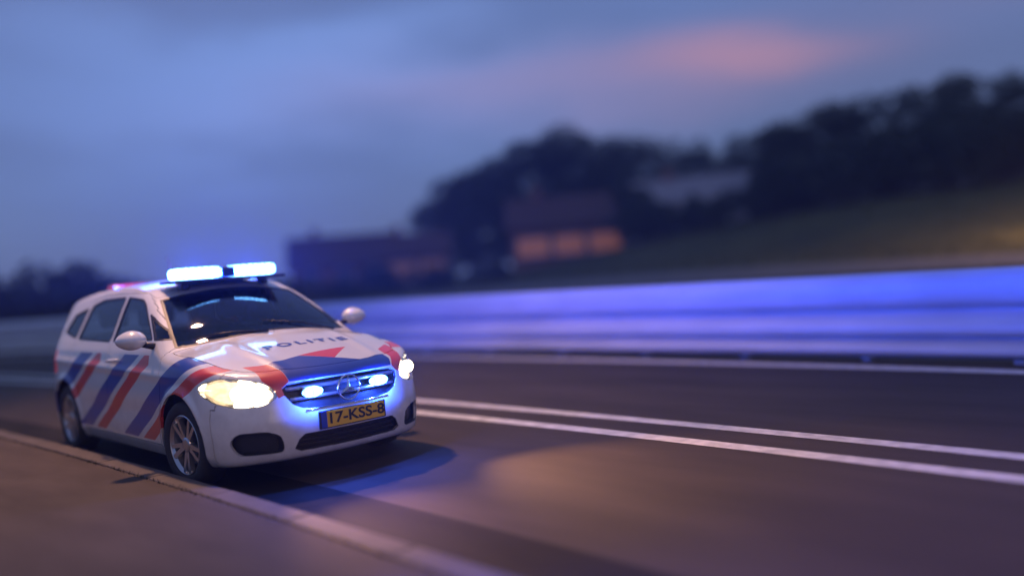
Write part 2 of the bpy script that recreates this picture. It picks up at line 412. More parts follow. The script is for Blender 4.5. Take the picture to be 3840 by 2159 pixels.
lathe_y(bb, [(-0.012, 0.0001), (-0.012, 0.014), (-0.004, 0.019), (0.0, 0.02)], 10, (0, -0.004, 0))
bme = bpy.data.meshes.new('bolt'); bb.to_mesh(bme); bb.free(); bme.materials.append(MATS['galvanised'])
for i in range(-52, 16):
    s = i*1.5 + 0.75
    for nm, me, z in (('post', pme, 0), ('bolt', bme, 0.76)):
        if nm == 'bolt' and (s < -14 or s > 6): continue
        o = bpy.data.objects.new(nm, me); COL.objects.link(o); o.parent = barrier
        o.location = Vector(rp(s, 6.25, z)) - bl; o.rotation_euler[2] = -(s-S0)/RR

# ------------------------------------------------------------------ street lamps (sodium, lit)
def street_lamp(x, y, ang, h, label, watts, cone=165, radius=0.16, reach=0.0):
    o = empty('street_lamp', (x, y, float(terrain_z(x, y))), ang, label=label, cat='street lamp', group='street lamps')
    bm = bmesh.new(); tube(bm, [(0, 0, -0.2), (0, 0, 1.0), (0, 0, 1.02), (0, 0, h-0.4), (0.05, 0, h-0.12), (0.25, 0, h)], [0.085, 0.085, 0.065, 0.045, 0.04, 0.035], 12)
    frombm('pole', bm, 'lamp_pole', o, True)
    bm = bmesh.new(); tube(bm, [(0.2, 0, h), (0.8+reach*0.5, 0, h+0.10), (1.15+reach, 0, h+0.13)], [0.034, 0.03, 0.028], 10)
    frombm('arm', bm, 'lamp_pole', o, True)
    bm = bmesh.new(); bbox(bm, 1.05+reach, 1.72+reach, -0.13, 0.13, h+0.09, h+0.21, 0.04, 3)
    hd = frombm('lamp_head', bm, 'lamp_pole', o, True)
    bm = bmesh.new(); bmesh.ops.create_uvsphere(bm, u_segments=16, v_segments=10, radius=1.0)
    for v in bm.verts: v.co = Vector((1.42 + reach + v.co.x*0.24, v.co.y*0.10, h+0.085 + v.co.z*0.05))
    frombm('lamp_glass', bm, 'lamp_lens', hd, True)
    ld = bpy.data.lights.new('street_light', 'SPOT'); ld.energy = watts; ld.color = (1.0, 0.54, 0.33); ld.spot_size = R(cone); ld.spot_blend = 0.7
    ld.shadow_soft_size = radius
    lo = bpy.data.objects.new('street_light', ld); COL.objects.link(lo); lo.parent = o; lo.location = (1.42 + reach, 0, h - 0.02)
    return o
street_lamp(-3.6, -2.9, R(90), 6.6, 'street lamp on the near footpath behind the car', 1750, 116, reach=1.7)
street_lamp(10.5, -5.2, R(90), 6.6, 'street lamp on the near footpath behind the viewer', 2600, 144)
street_lamp(2.0, 26.0, R(90), 5.5, 'added lamp out of view, warming the far slope', 5600)  # unseen lamp, added to throw warm light on the grass bank

# ------------------------------------------------------------------ trees and hedges
def leaf_cloud(blobs, n, size, seed):
    g = np.random.default_rng(seed)
    B = np.array(blobs); vol = B[:, 3]*B[:, 4]*B[:, 5]; idx = g.choice(len(B), n, p=vol/vol.sum())
    d = g.normal(size=(n, 3)); d /= np.linalg.norm(d, axis=1)[:, None]
    rad = g.uniform(0.35, 1.08, n)**0.6
    P = B[idx, :3] + d*rad[:, None]*B[idx, 3:6]
    u = g.normal(size=(n, 3)); u /= np.linalg.norm(u, axis=1)[:, None]
    t = g.normal(size=(n, 3)); v = np.cross(u, t); v /= np.linalg.norm(v, axis=1)[:, None]
    s = size*g.uniform(0.6, 1.3, n)[:, None]
    V = np.stack([P - u*s, P + v*s*0.45, P + u*s, P - v*s*0.45], 1).reshape(-1, 3)
    return V, np.arange(4*n).reshape(n, 4)
def tree_meshes(h, spread, seed, n=9000, leafm='leaf_dark', size=0.155):
    rd = random.Random(seed); bm = bmesh.new()
    th = h*0.36
    lean = (rd.uniform(-0.3, 0.3), rd.uniform(-0.3, 0.3))
    tube(bm, [(0, 0, -0.4), (0, 0, 0.2), (lean[0]*0.4, lean[1]*0.4, th*0.6), (lean[0], lean[1], th), (lean[0]*1.3, lean[1]*1.3, h*0.72)],
         [h*0.030, h*0.025, h*0.020, h*0.017, h*0.006], 8)
    blobs = []
    for k in range(13):
        an = k*2.4 + rd.uniform(-0.4, 0.4); hz = h*rd.uniform(0.20, 0.90); q = 1-abs((hz/h-0.58)/0.5)**2
        rr = spread*max(0.25, q)*rd.uniform(0.45, 0.85)
        tip = (lean[0] + rr*math.cos(an), lean[1] + rr*math.sin(an), hz)
        tube(bm, [(lean[0], lean[1], th*rd.uniform(0.7, 1.1)), (lean[0]+0.5*rr*math.cos(an), lean[1]+0.5*rr*math.sin(an), (th+hz)/2), tip],
             [h*0.010, h*0.007, h*0.003], 5)
        b = spread*rd.uniform(0.28, 0.5); blobs.append((*tip, b, b, b*rd.uniform(0.55, 0.85)))
    blobs.append((lean[0], lean[1], h*0.66, spread*0.55, spread*0.55, h*0.24))
    blobs.append((lean[0]+rd.uniform(-.4, .4), lean[1], h*0.90, spread*0.35, spread*0.35, h*0.11))
    tm = bpy.data.meshes.new('trunk'); bmesh.ops.recalc_face_normals(bm, faces=bm.faces[:]); bm.to_mesh(tm); bm.free(); tm.materials.append(MATS['bark'])
    V, F = leaf_cloud(blobs, n, size, seed)
    cm = bpy.data.meshes.new('crown'); cm.from_pydata(V.tolist(), [], F.tolist()); cm.materials.append(MATS[leafm])
    return tm, cm
TM = [tree_meshes(9, 3.4, 1), tree_meshes(10, 3.9, 2, leafm='leaf_mid'), tree_meshes(8, 3.6, 3), tree_meshes(11, 3.6, 4), tree_meshes(7, 3.2, 5, leafm='leaf_mid')]
def tree(v, s, l, sc_, rz, label):
    x, y, _ = rp(s, l)
    o = empty('tree', (x, y, float(terrain_z(x, y))), rz, label=label, cat='tree', group='trees on the embankment')
    o.scale = (sc_, sc_, sc_)
    for nm, me in zip(('trunk', 'crown'), TM[v]):
        c = bpy.data.objects.new(nm, me); COL.objects.link(c); c.parent = o
def at_px(px, d):   # ground position in the direction of a place in the picture, d metres away
    an = YAW - math.atan((px-1287.5)/2194.4)
    return CAM[0] + d*math.cos(an), CAM[1] + d*math.sin(an)
TH = (9, 10, 8, 11, 7)
def tree_at(v, px, d, ytop, label):     # sized so that the crown reaches the height seen in the photograph
    x, y = at_px(px, d); s_, l = rinv(x, y)
    top = CAM[2] + (673 - (px-1287)*0.0819 - ytop)/2194.4*d
    tree(v, float(s_), float(l), max(0.25, (top - float(terrain_z(x, y)))/TH[v]/1.02), random.uniform(0, 6.28), label)
tree_at(3, 2590, 66, 225, 'tall dark tree at the right edge on top of the bank')
tree_at(1, 2455, 68, 225, 'broad dark tree second from the right edge of the bank')
tree_at(0, 2330, 64, 245, 'rounded tree third from the right edge of the bank')
tree_at(2, 2210, 66, 262, 'dark tree fourth from the right edge of the bank')
tree_at(1, 2090, 64, 290, 'dark tree above the middle of the green slope')
tree_at(4, 1985, 62, 330, 'smaller tree just right of the pale-roofed house')
tree_at(0, 1880, 76, 345, 'tree behind the right end of the pale roof')
tree_at(3, 1770, 80, 352, 'tall tree rising behind the pale-roofed house')
tree_at(1, 1660, 78, 345, 'tall tree behind the left end of the pale roof')
tree_at(0, 1560, 74, 338, 'tree between the orange-lit house and the pale roof')
tree_at(1, 1455, 72, 330, 'big round tree above the orange-lit house')
tree_at(2, 1355, 74, 345, 'tall tree behind the left end of the orange-lit house')
tree_at(0, 1265, 78, 390, 'leftmost big tree of the dark wood')
tree_at(4, 1185, 82, 440, 'lower tree at the left end of the wood')
tree_at(2, 1110, 88, 500, 'small distant tree left of the wood, near the dim orange house')
tree_at(4, 1640, 54, 500, 'low tree in front of the pale-roofed house, left part')
tree_at(0, 1760, 52, 515, 'low tree in front of the middle of the pale-roofed house')
tree_at(4, 1600, 56, 470, 'low tree just right of the orange-lit house')
tree_at(4, 2540, 58, 330, 'low bushy tree at the foot of the right-edge tree')
tree_at(2, 2390, 60, 330, 'low bushy tree between the broad and the rounded tree')
tree_at(4, 2270, 58, 345, 'low bushy tree right of the slope crest')
tree_at(2, 2150, 58, 355, 'low bushy tree at the crest of the slope')
tree_at(0, 2030, 58, 385, 'low tree left of the slope crest')
def bush_mesh(seed, lx, ly, h, n):
    g = random.Random(seed)
    bl_ = [(g.uniform(-lx, lx)*0.75, g.uniform(-ly, ly)*0.6, h*g.uniform(0.3, 0.68), lx*0.42, ly*0.7, h*g.uniform(0.26, 0.4)) for _ in range(9)]
    V, F = leaf_cloud(bl_, n, 0.15, seed)
    me = bpy.data.meshes.new('bush'); me.from_pydata(V.tolist(), [], F.tolist()); me.materials.append(MATS['leaf_dark']); return me
BM_ = [bush_mesh(11, 2.6, 1.3, 2.9, 3200), bush_mesh(12, 2.8, 1.4, 2.5, 3200), bush_mesh(13, 2.4, 1.2, 3.3, 3200)]
stemb = bmesh.new()
for k in range(5):
    tube(stemb, [(0.3*k-0.6, 0, -0.2), (0.35*k-0.7, 0.1*(k % 3-1), 0.8), (0.5*k-1.0, 0.2*(k % 3-1), 1.7)], [0.05, 0.04, 0.015], 5)
stm = bpy.data.meshes.new('stem'); stemb.to_mesh(stm); stemb.free(); stm.materials.append(MATS['bark'])
def bush(v, x, y, rz, sc_, label):
    o = empty('bush', (x, y, float(terrain_z(x, y))), rz, label=label, cat='bush', group='dark bushes'); o.scale = (sc_,)*3
    for nm, me in (('foliage', BM_[v]), ('stem', stm)):
        c = bpy.data.objects.new(nm, me); COL.objects.link(c); c.parent = o
for i, (px, d, sc_, lab) in enumerate((
        (-60, 36, 1.0, 'dark bush at the left edge behind the car'), (60, 38, 1.05, 'second dark bush from the left edge'),
        (170, 41, 1.0, 'third dark bush from the left edge, behind the car roof'), (300, 46, 0.9, 'dark bush behind the middle of the car roof'),
        (430, 52, 0.85, 'dark bush seen just left of the roof lights'), (560, 58, 0.75, 'bush hidden behind the roof lights'),
        (700, 50, 0.62, 'low bush just right of the roof lights'), (830, 47, 0.55, 'low bush above the right end of the windscreen'),
        (960, 44, 0.50, 'low bush above the left end of the visible barrier'), (1090, 46, 0.52, 'low bush below the dim orange house'),
        (1230, 47, 0.45, 'low bush left of the orange-lit house'),
        (1640, 50, 0.75, 'bush at the left foot of the wooded bank'), (1760, 49, 0.7, 'bush in front of the pale house wall'),
        (1880, 48, 0.85, 'bush at the right corner of the pale house'), (1990, 47, 0.95, 'bush under the smaller tree on the bank'),
        (2090, 47, 1.0, 'bush under the dark tree above the slope'), (2190, 47, 0.95, 'bush left of the third tree from the right'),
        (2290, 46, 1.05, 'bush right of the third tree from the right'), (2390, 46, 1.0, 'bush under the broad tree on the bank'),
        (2480, 46, 0.95, 'bush left of the tallest tree'), (2570, 45, 1.05, 'bush at the right edge of the bank'))):
    x, y = at_px(px, d); bush(i % 3, x, y, YAW + R(90) + random.uniform(-0.3, 0.3), sc_, lab)

# ------------------------------------------------------------------ houses
def house(name, px, d, wx, dy, hw, hr, wall, roof, windows, label, dz=0.0, yaw_off=0.0):
    x, y = at_px(px, d); z = float(terrain_z(x, y)) + dz
    an = YAW - math.atan((px-1287.5)/2194.4)
    o = empty(name, (x, y, z), an + R(90) + yaw_off, label=label, cat='house', group='houses behind the road')
    # local: x along the facade, -y... facade faces +y (towards the road)
    bm = bmesh.new(); h = wx/2
    f0 = dy/2
    vs_ = [bm.verts.new(c) for c in ((-h, -f0, -1), (h, -f0, -1), (h, f0, -1), (-h, f0, -1), (-h, -f0, hw), (h, -f0, hw), (h, f0, hw), (-h, f0, hw), (-h, 0, hr-0.1), (h, 0, hr-0.1))]
    for q in ((0, 1, 5, 4), (1, 2, 6, 9, 5), (2, 3, 7, 6), (3, 0, 4, 8, 7)): bm.faces.new([vs_[i] for i in q])
    frombm('wall', bm, wall, o)
    bm = bmesh.new()
    ov = 0.35; dzv = (hr-hw)/f0*ov
    P = [(-h-ov, -f0-ov, hw-dzv), (h+ov, -f0-ov, hw-dzv), (h+ov, 0, hr), (-h-ov, 0, hr), (h+ov, f0+ov, hw-dzv), (-h-ov, f0+ov, hw-dzv)]
    tp = [bm.verts.new((p[0], p[1], p[2]+0.16)) for p in P]; bt = [bm.verts.new(p) for p in P]
    for q in ((0, 1, 2, 3), (3, 2, 4, 5)):
        bm.faces.new([tp[i] for i in q]); bm.faces.new([bt[i] for i in q[::-1]])
    for q in ((0, 1), (1, 2), (2, 4), (4, 5), (5, 3), (3, 0)): bm.faces.new((tp[q[0]], bt[q[0]], bt[q[1]], tp[q[1]]))
    rf = frombm('roof', bm, roof, o)
    bm = bmesh.new(); bbox(bm, h*0.45, h*0.45+0.6, -0.3, 0.3, hr-0.6, hr+0.8, 0.03, 1); frombm('chimney', bm, 'brick_wall', rf)
    for (u0, u1, z0, z1, m) in windows:
        bm = bmesh.new()
        for (a0, a1, b0, b1) in ((u0, u0+0.08, z0, z1), (u1-0.08, u1, z0, z1), (u0, u1, z0, z0+0.08), (u0, u1, z1-0.08, z1), ((u0+u1)/2-0.03, (u0+u1)/2+0.03, z0, z1)):
            bbox(bm, a0, a1, f0-0.02, f0+0.06, b0, b1)
        wf = frombm('window', bm, 'frame_white', o)
        bm = bmesh.new(); bbox(bm, u0+0.04, u1-0.04, f0-0.01, f0+0.02, z0+0.04, z1-0.04); frombm('pane', bm, m, wf)
        bm = bmesh.new(); bbox(bm, u0-0.08, u1+0.08, f0+0.005, f0+0.14, z0-0.10, z0-0.005, 0.01, 1); frombm('sill', bm, 'concrete', wf)
    return o
house('brick_house', 1440, 60, 7.6, 6.0, 3.0, 4.9, 'brick_wall', 'roof_red',
      [(-3.4, -1.3, 1.0, 2.3, 'window_lit'), (-1.0, 1.0, 1.0, 2.3, 'window_lit'), (1.3, 3.4, 1.0, 2.3, 'window_lit')],
      'brick house with wide orange-lit windows below the trees', -0.3)
house('brick_house', 1055, 66, 4.6, 5.0, 2.7, 4.2, 'brick_wall', 'roof_red',
      [(-1.9, -0.2, 0.8, 2.2, 'window_dim'), (0.2, 1.9, 0.8, 2.2, 'window_dim')], 'small brick house with dim orange windows', 0.0)
house('brick_house', 870, 76, 8.5, 6.0, 2.6, 5.0, 'brick_wall', 'roof_red',
      [(-3.4, -2.0, 0.9, 2.2, 'window_dark'), (-0.7, 0.7, 0.9, 2.2, 'window_dark'), (2.0, 3.4, 0.9, 2.2, 'window_dark')],
      'low house with dark red roof, leftmost of the row', 0.0)
house('pale_house', 1790, 64, 10.0, 6.5, 3.0, 4.8, 'render_wall', 'roof_grey',
      [(-4.4, -3.0, 1.0, 2.4, 'window_dark'), (-1.8, -0.4, 1.0, 2.4, 'window_dark'), (0.8, 2.2, 1.0, 2.4, 'window_dark'), (3.2, 4.6, 1.0, 2.4, 'window_dim')],
      'pale house with light grey roof among the trees', -0.35, R(-6))

# ------------------------------------------------------------------ police car
# car frame: x forward (bumper tip at 0), y to the driver's left, z up; the body skin is one smooth surface cut into its panels
def pchip(xs, ys):
    xs = np.array(xs, float); ys = np.array(ys, float)
    o = np.argsort(xs); xs = xs[o]; ys = ys[o]
    h = np.diff(xs); d = np.diff(ys)/h; m = np.zeros(len(xs))
    m[1:-1] = np.where(d[:-1]*d[1:] > 0, 2*d[:-1]*d[1:]/(d[:-1]+d[1:]+1e-12), 0); m[0] = d[0]; m[-1] = d[-1]
    def f(x):
        x = np.clip(x, xs[0], xs[-1]); i = np.clip(np.searchsorted(xs, x)-1, 0, len(xs)-2)
        t = (x-xs[i])/h[i]
        return (ys[i]*(1+2*t)*(1-t)**2 + h[i]*m[i]*t*(1-t)**2 + ys[i+1]*t*t*(3-2*t) + h[i]*m[i+1]*t*t*(t-1))
    return f
topf = pchip([0.3, -0.02, -0.10, -0.30, -0.60, -0.90, -1.04, -1.12, -1.30, -1.55, -1.80, -2.02, -2.35, -2.75, -3.25, -3.75, -4.05, -4.5],
             [0.58, 0.735, 0.782, 0.862, 0.945, 1.010, 1.040, 1.078, 1.190, 1.320, 1.432, 1.497, 1.540, 1.552, 1.540, 1.495, 1.445, 1.36])
widf = pchip([0.3, -0.5, -0.9, -1.5, -2.3, -3.2, -3.7, -4.1, -4.5], [0.85, 0.876, 0.892, 0.882, 0.882, 0.886, 0.89, 0.865, 0.80])
secf = pchip([0.0, 0.2, 0.28, 0.40, 0.60, 0.80, 0.95, 1.03, 1.10, 1.30, 1.45, 1.6, 1.8], [-0.10, -0.055, -0.022, -0.012, 0.0, -0.010, -0.032, -0.062, -0.095, -0.185, -0.262, -0.35, -0.48])
xff = pchip([0.0, 0.16, 0.22, 0.34, 0.45, 0.56, 0.66, 0.74, 0.80, 1.2], [-0.16, -0.07, -0.03, -0.008, 0.0, -0.012, -0.032, -0.060, -0.09, -0.3])
xrf = pchip([0.0, 0.25, 0.45, 0.62, 0.80, 0.95, 1.10, 1.30, 1.42, 1.6], [-4.22, -4.32, -4.36, -4.355, -4.31, -4.27, -4.21, -4.10, -4.03, -3.95])
botf = pchip([0.2, -0.2, -0.6, -1.3, -3.2, -3.9, -4.5], [0.215, 0.20, 0.175, 0.165, 0.165, 0.20, 0.26])
WX = (-0.90, -3.60); WZ = 0.317; ARCH = 0.372
def smax(a_, b_, k):
    h = np.clip(0.5 + 0.5*(a_-b_)/k, 0, 1)
    return b_*(1-h) + a_*h + k*h*(1-h)
def body_f(P):
    x, y, z = P[..., 0], np.abs(P[..., 1]), P[..., 2]
    wrap = 0.24*sm(-0.85, -1.15, x)*(1-sm(-2.2, -2.8, x))
    crown = 0.115 + 0.03*sm(-1.0, -1.6, x)
    xe = x + wrap*y*y
    tz = topf(xe) - crown*y*y
    # raised power lines on the bonnet
    tz = tz + 0.010*np.exp(-((y-0.36-0.10*(-x))/0.05)**2)*sm(-0.12, -0.35, x)*(1-sm(-0.95, -1.1, x))
    ft = (z - tz)*0.87
    sw = widf(x) + secf(z)
    for cx in WX:
        r = np.hypot(x-cx, z-WZ)
        sw = sw + 0.014*np.exp(-((r-ARCH-0.012)/0.034)**2)
    zl = 0.80 + 0.065*(-(x+1.0))/2.6     # rising shoulder crease
    sw = sw + 0.012*np.exp(-((z-zl)/0.035)**2)*sm(-0.7, -1.5, x)*(1-sm(-3.9, -4.2, x))
    sw = sw - 0.014*np.exp(-((z-0.50)/0.09)**2)*sm(-1.2, -1.6, x)*(1-sm(-2.9, -3.3, x))
    fs = (y - sw)*0.93
    q = y/0.8
    ff = (x - (xff(z) - 0.165*q**2 - 0.165*q**6))*0.9
    fr = ((xrf(z) + 0.10*q**2 + 0.13*q**6) - x)*0.95
    fb = botf(x) - z
    f = smax(ft, fs, 0.075*(1-0.45*sm(-0.9, -1.4, x)))
    f = smax(f, ff, 0.055); f = smax(f, fr, 0.06); f = smax(f, fb, 0.05)
    return f
def body_n(P):
    e = 1e-3; g = np.zeros(P.shape)
    for i in range(3):
        d = np.zeros(3); d[i] = e
        g[..., i] = (body_f(P+d) - body_f(P-d))/(2*e)
    return g
HG = 0.022
ax = np.arange(-4.46, 0.09, HG); ay = np.arange(-1.5*HG, 0.96, HG); az = np.arange(0.10, 1.64, HG)
G = np.stack(np.meshgrid(ax, ay, az, indexing='ij'), -1)
Fv = body_f(G)
S_ = Fv < 0
cs = [S_[i:S_.shape[0]-1+i, j:S_.shape[1]-1+j, k:S_.shape[2]-1+k] for i in (0, 1) for j in (0, 1) for k in (0, 1)]
cnt = sum(c.astype(int) for c in cs); act = (cnt > 0) & (cnt < 8)
vid = -np.ones(act.shape, int); vid[act] = np.arange(act.sum())
ci = np.argwhere(act)
VP = np.stack([ax[ci[:, 0]], ay[ci[:, 1]], az[ci[:, 2]]], 1) + HG/2
for _ in range(7):
    g = body_n(VP); f = body_f(VP); VP = VP - g*(f/np.maximum((g*g).sum(1), 1e-6))[:, None]*0.9
quads = []
for axis in range(3):
    sl0 = [slice(None)]*3; sl1 = [slice(None)]*3; sl0[axis] = slice(0, -1); sl1[axis] = slice(1, None)
    A = S_[tuple(sl0)]; B = S_[tuple(sl1)]
    for e in np.argwhere(A != B):
        b, c = [k for k in range(3) if k != axis]
        if e[b] == 0 or e[c] == 0 or e[b] >= act.shape[b] or e[c] >= act.shape[c]: continue
        q = []
        for db, dc in ((-1, -1), (0, -1), (0, 0), (-1, 0)):
            t_ = list(e); t_[b] += db; t_[c] += dc; q.append(vid[tuple(t_)])
        if min(q) < 0: continue
        flip = A[tuple(e)] != (axis == 1)
        quads.append(q if flip else q[::-1])
quads = np.array(quads)
# orientation check against the gradient
p0, p1, p2 = VP[quads[:, 0]], VP[quads[:, 1]], VP[quads[:, 2]]
nn = np.cross(p1-p0, p2-p0); gg = body_n(p0)
bad = (nn*gg).sum(1) < 0
quads[bad] = quads[bad][:, ::-1]
hb = bmesh.new()
bv = [hb.verts.new(v) for v in VP]
LAB = hb.faces.layers.int.new('lab')
for q in quads:
    try: hb.faces.new([bv[i] for i in q])
    except ValueError: pass
hb.normal_update()
r_ = bmesh.ops.bisect_plane(hb, geom=hb.faces[:]+hb.edges[:]+hb.verts[:], plane_co=(0, 0, 0), plane_no=(0, 1, 0), clear_inner=True, dist=1e-5)
for v in hb.verts:
    if abs(v.co.y) < 2e-4: v.co.y = 0.0

def inpoly(pt, poly):
    x, y = pt; c = False; j = len(poly)-1
    for i in range(len(poly)):
        xi, yi = poly[i]; xj, yj = poly[j]
        if (yi > y) != (yj > y) and x < (xj-xi)*(y-yi)/(yj-yi) + xi: c = not c
        j = i
    return c
AX = {'x': (1, 2), 'y': (0, 2), 'z': (0, 1)}
def cut(bm, layer, axis, poly, cond, value, only=0):
    iu, iv = AX[axis]
    us = [p[0] for p in poly]; vs_ = [p[1] for p in poly]
    u0, u1, v0, v1 = min(us)-.03, max(us)+.03, min(vs_)-.03, max(vs_)+.03
    def cand():
        out = []
        for f in bm.faces:
            if f[layer] != only: continue
            c = f.calc_center_median()
            if u0 < c[iu] < u1 and v0 < c[iv] < v1 and cond(c, f.normal): out.append(f)
        return out
    for k in range(len(poly)):
        a_ = poly[k]; b_ = poly[(k+1) % len(poly)]
        ea0, ea1 = min(a_[0], b_[0])-.004, max(a_[0], b_[0])+.004
        eb0, eb1 = min(a_[1], b_[1])-.004, max(a_[1], b_[1])+.004
        fs = []
        for f in cand():
            fu = [v.co[iu] for v in f.verts]; fv = [v.co[iv] for v in f.verts]
            if max(fu) >= ea0 and min(fu) <= ea1 and max(fv) >= eb0 and min(fv) <= eb1: fs.append(f)
        if not fs: continue
        co = [0, 0, 0]; co[iu], co[iv] = a_
        no = [0, 0, 0]; no[iu], no[iv] = (b_[1]-a_[1]), -(b_[0]-a_[0])
        no = Vector(no).normalized()
        geom = fs + list({e for f in fs for e in f.edges}) + list({v for f in fs for v in f.verts})
        bmesh.ops.bisect_plane(bm, geom=geom, plane_co=co, plane_no=no, dist=2e-4)
        bm.normal_update()
    for f in cand():
        c = f.calc_center_median()
        if inpoly((c[iu], c[iv]), poly): f[layer] = value
def rnd(poly, r=0.03, n=3):
    out = []
    for i in range(len(poly)):
        p = Vector(poly[i]); a_ = Vector(poly[i-1]); b_ = Vector(poly[(i+1) % len(poly)])
        d1 = (a_-p); d2 = (b_-p); rr = min(r, d1.length*0.45, d2.length*0.45)
        A = p + d1.normalized()*rr; B = p + d2.normalized()*rr
        for k in range(n+1):
            t_ = k/n; out.append(tuple(A*(1-t_)**2 + p*2*t_*(1-t_) + B*t_*t_))
    return out
side = lambda c, n: n.y > 0.30 and c.y > 0.45
front = lambda c, n: n.x > 0.12 and c.x > -0.75 and c.z < 0.86
rear = lambda c, n: n.x < -0.15 and c.x < -3.7
topc = lambda c, n: n.z > 0.25
circ = lambda cx, r, n: [(cx + r*math.cos(2*math.pi*k/n), WZ + r*math.sin(2*math.pi*k/n)) for k in range(n)]
(ARCHL, SCREEN, WIN1, WIN2, WIN3, HEAD, GRILLE, INTAKE, FOG, HOOD, DOOR1, DOOR2, FENDER, FBUMP, RGLASS, TAIL, RBUMP, ROOF, WIN4, SILL) = range(1, 21)
for cx in WX: cut(hb, LAB, 'y', circ(cx, ARCH, 28), lambda c, n: c.y > 0.55 and c.z < 0.8, ARCHL)
cut(hb, LAB, 'z', [(-1.085, -0.05), (-1.085, 0.18), (-1.105, 0.40), (-1.145, 0.58), (-1.205, 0.705), (-1.235, 0.735), (-1.42, 0.695), (-1.66, 0.635), (-1.845, 0.585), (-1.83, 0.50), (-1.80, 0.3), (-1.79, -0.05)],
    lambda c, n: c.z > 1.0 and n.z > 0.2, SCREEN)
cut(hb, LAB, 'y', rnd([(-1.50, 1.068), (-1.90, 1.335), (-2.02, 1.385), (-2.385, 1.415), (-2.385, 1.050)], 0.03), side, WIN1)
cut(hb, LAB, 'y', rnd([(-1.27, 1.060), (-1.46, 1.066), (-1.74, 1.262), (-1.66, 1.235)], 0.012), side, WIN3)
cut(hb, LAB, 'y', rnd([(-2.455, 1.048), (-2.455, 1.417), (-3.00, 1.412), (-3.26, 1.365), (-3.34, 1.065)], 0.04), side, WIN2)
cut(hb, LAB, 'y', rnd([(-3.42, 1.072), (-3.345, 1.345), (-3.66, 1.290), (-3.80, 1.13)], 0.03), side, WIN4)
cut(hb, LAB, 'x', rnd([(0.505, 0.655), (0.530, 0.715), (0.605, 0.765), (0.715, 0.795), (0.80, 0.800), (0.868, 0.765), (0.872, 0.70), (0.83, 0.640), (0.74, 0.602), (0.60, 0.603)], 0.03),
    lambda c, n: c.x > -0.66 and c.x < 0.1 and c.y > 0.4 and (n.x > 0.05 or n.y > 0.3), HEAD)
cut(hb, LAB, 'x', [(-0.05, 0.740), (0.30, 0.738), (0.43, 0.725), (0.468, 0.70), (0.462, 0.655), (0.42, 0.59), (0.35, 0.555), (0.2, 0.54), (-0.05, 0.538)], front, GRILLE)
cut(hb, LAB, 'x', [(-0.05, 0.375), (0.36, 0.375), (0.40, 0.345), (0.43, 0.285), (0.39, 0.265), (-0.05, 0.265)], front, INTAKE)
cut(hb, LAB, 'x', rnd([(0.50, 0.275), (0.515, 0.385), (0.60, 0.425), (0.755, 0.425), (0.79, 0.36), (0.75, 0.275)], 0.035), front, FOG)
cut(hb, LAB, 'x', rnd([(-0.1, 1.06), (0.62, 1.05), (0.50, 1.36), (-0.1, 1.385)], 0.03), rear, RGLASS)
cut(hb, LAB, 'x', rnd([(0.56, 0.76), (0.90, 0.74), (0.90, 0.95), (0.70, 1.0)], 0.03), lambda c, n: c.x < -3.85 and n.x < 0.05, TAIL)
cut(hb, LAB, 'z', [(-0.165, -0.05), (-0.175, 0.15), (-0.205, 0.32), (-0.262, 0.50), (-0.345, 0.63), (-0.50, 0.705), (-0.75, 0.745), (-1.0, 0.775), (-1.19, 0.775), (-1.17, 0.69), (-1.12, 0.56), (-1.08, 0.40), (-1.06, 0.18), (-1.06, -0.05)],
    lambda c, n: n.z > 0.35 and c.z > 0.7, HOOD)
cut(hb, LAB, 'y', rnd([(-1.245, 0.275), (-1.24, 0.60), (-1.225, 0.98), (-1.24, 1.03), (-1.62, 1.265), (-1.88, 1.385), (-2.02, 1.43), (-2.42, 1.452), (-2.42, 0.275)], 0.02, 2), side, DOOR1)
cut(hb, LAB, 'y', rnd([(-2.42, 0.275), (-2.42, 1.452), (-3.02, 1.448), (-3.33, 1.395), (-3.40, 1.05), (-3.36, 0.80), (-3.22, 0.66), (-3.14, 0.48), (-3.12, 0.275)], 0.02, 2), side, DOOR2)
cut(hb, LAB, 'x', [(-0.1, 0.10), (-0.1, 0.84), (1.0, 0.84), (1.0, 0.10)], lambda c, n: c.x > -0.44 and c.z < 0.84 and not (c.z > 0.60 and c.x < -0.40), FBUMP)
cut(hb, LAB, 'y', [(-0.2, 0.1), (-0.2, 1.12), (-1.235, 1.12), (-1.235, 0.1)], lambda c, n: c.x > -1.235, FENDER)
cut(hb, LAB, 'x', [(-0.1, 0.1), (-0.1, 0.70), (1.0, 0.70), (1.0, 0.1)], lambda c, n: c.x < -3.98, RBUMP)
cut(hb, LAB, 'z', [(-1.86, -0.1), (-1.84, 0.30), (-1.90, 0.592), (-2.1, 0.60), (-3.2, 0.595), (-3.85, 0.54), (-4.10, 0.44), (-4.16, -0.1)], lambda c, n: c.z > 1.35 and n.z > 0.3, ROOF)

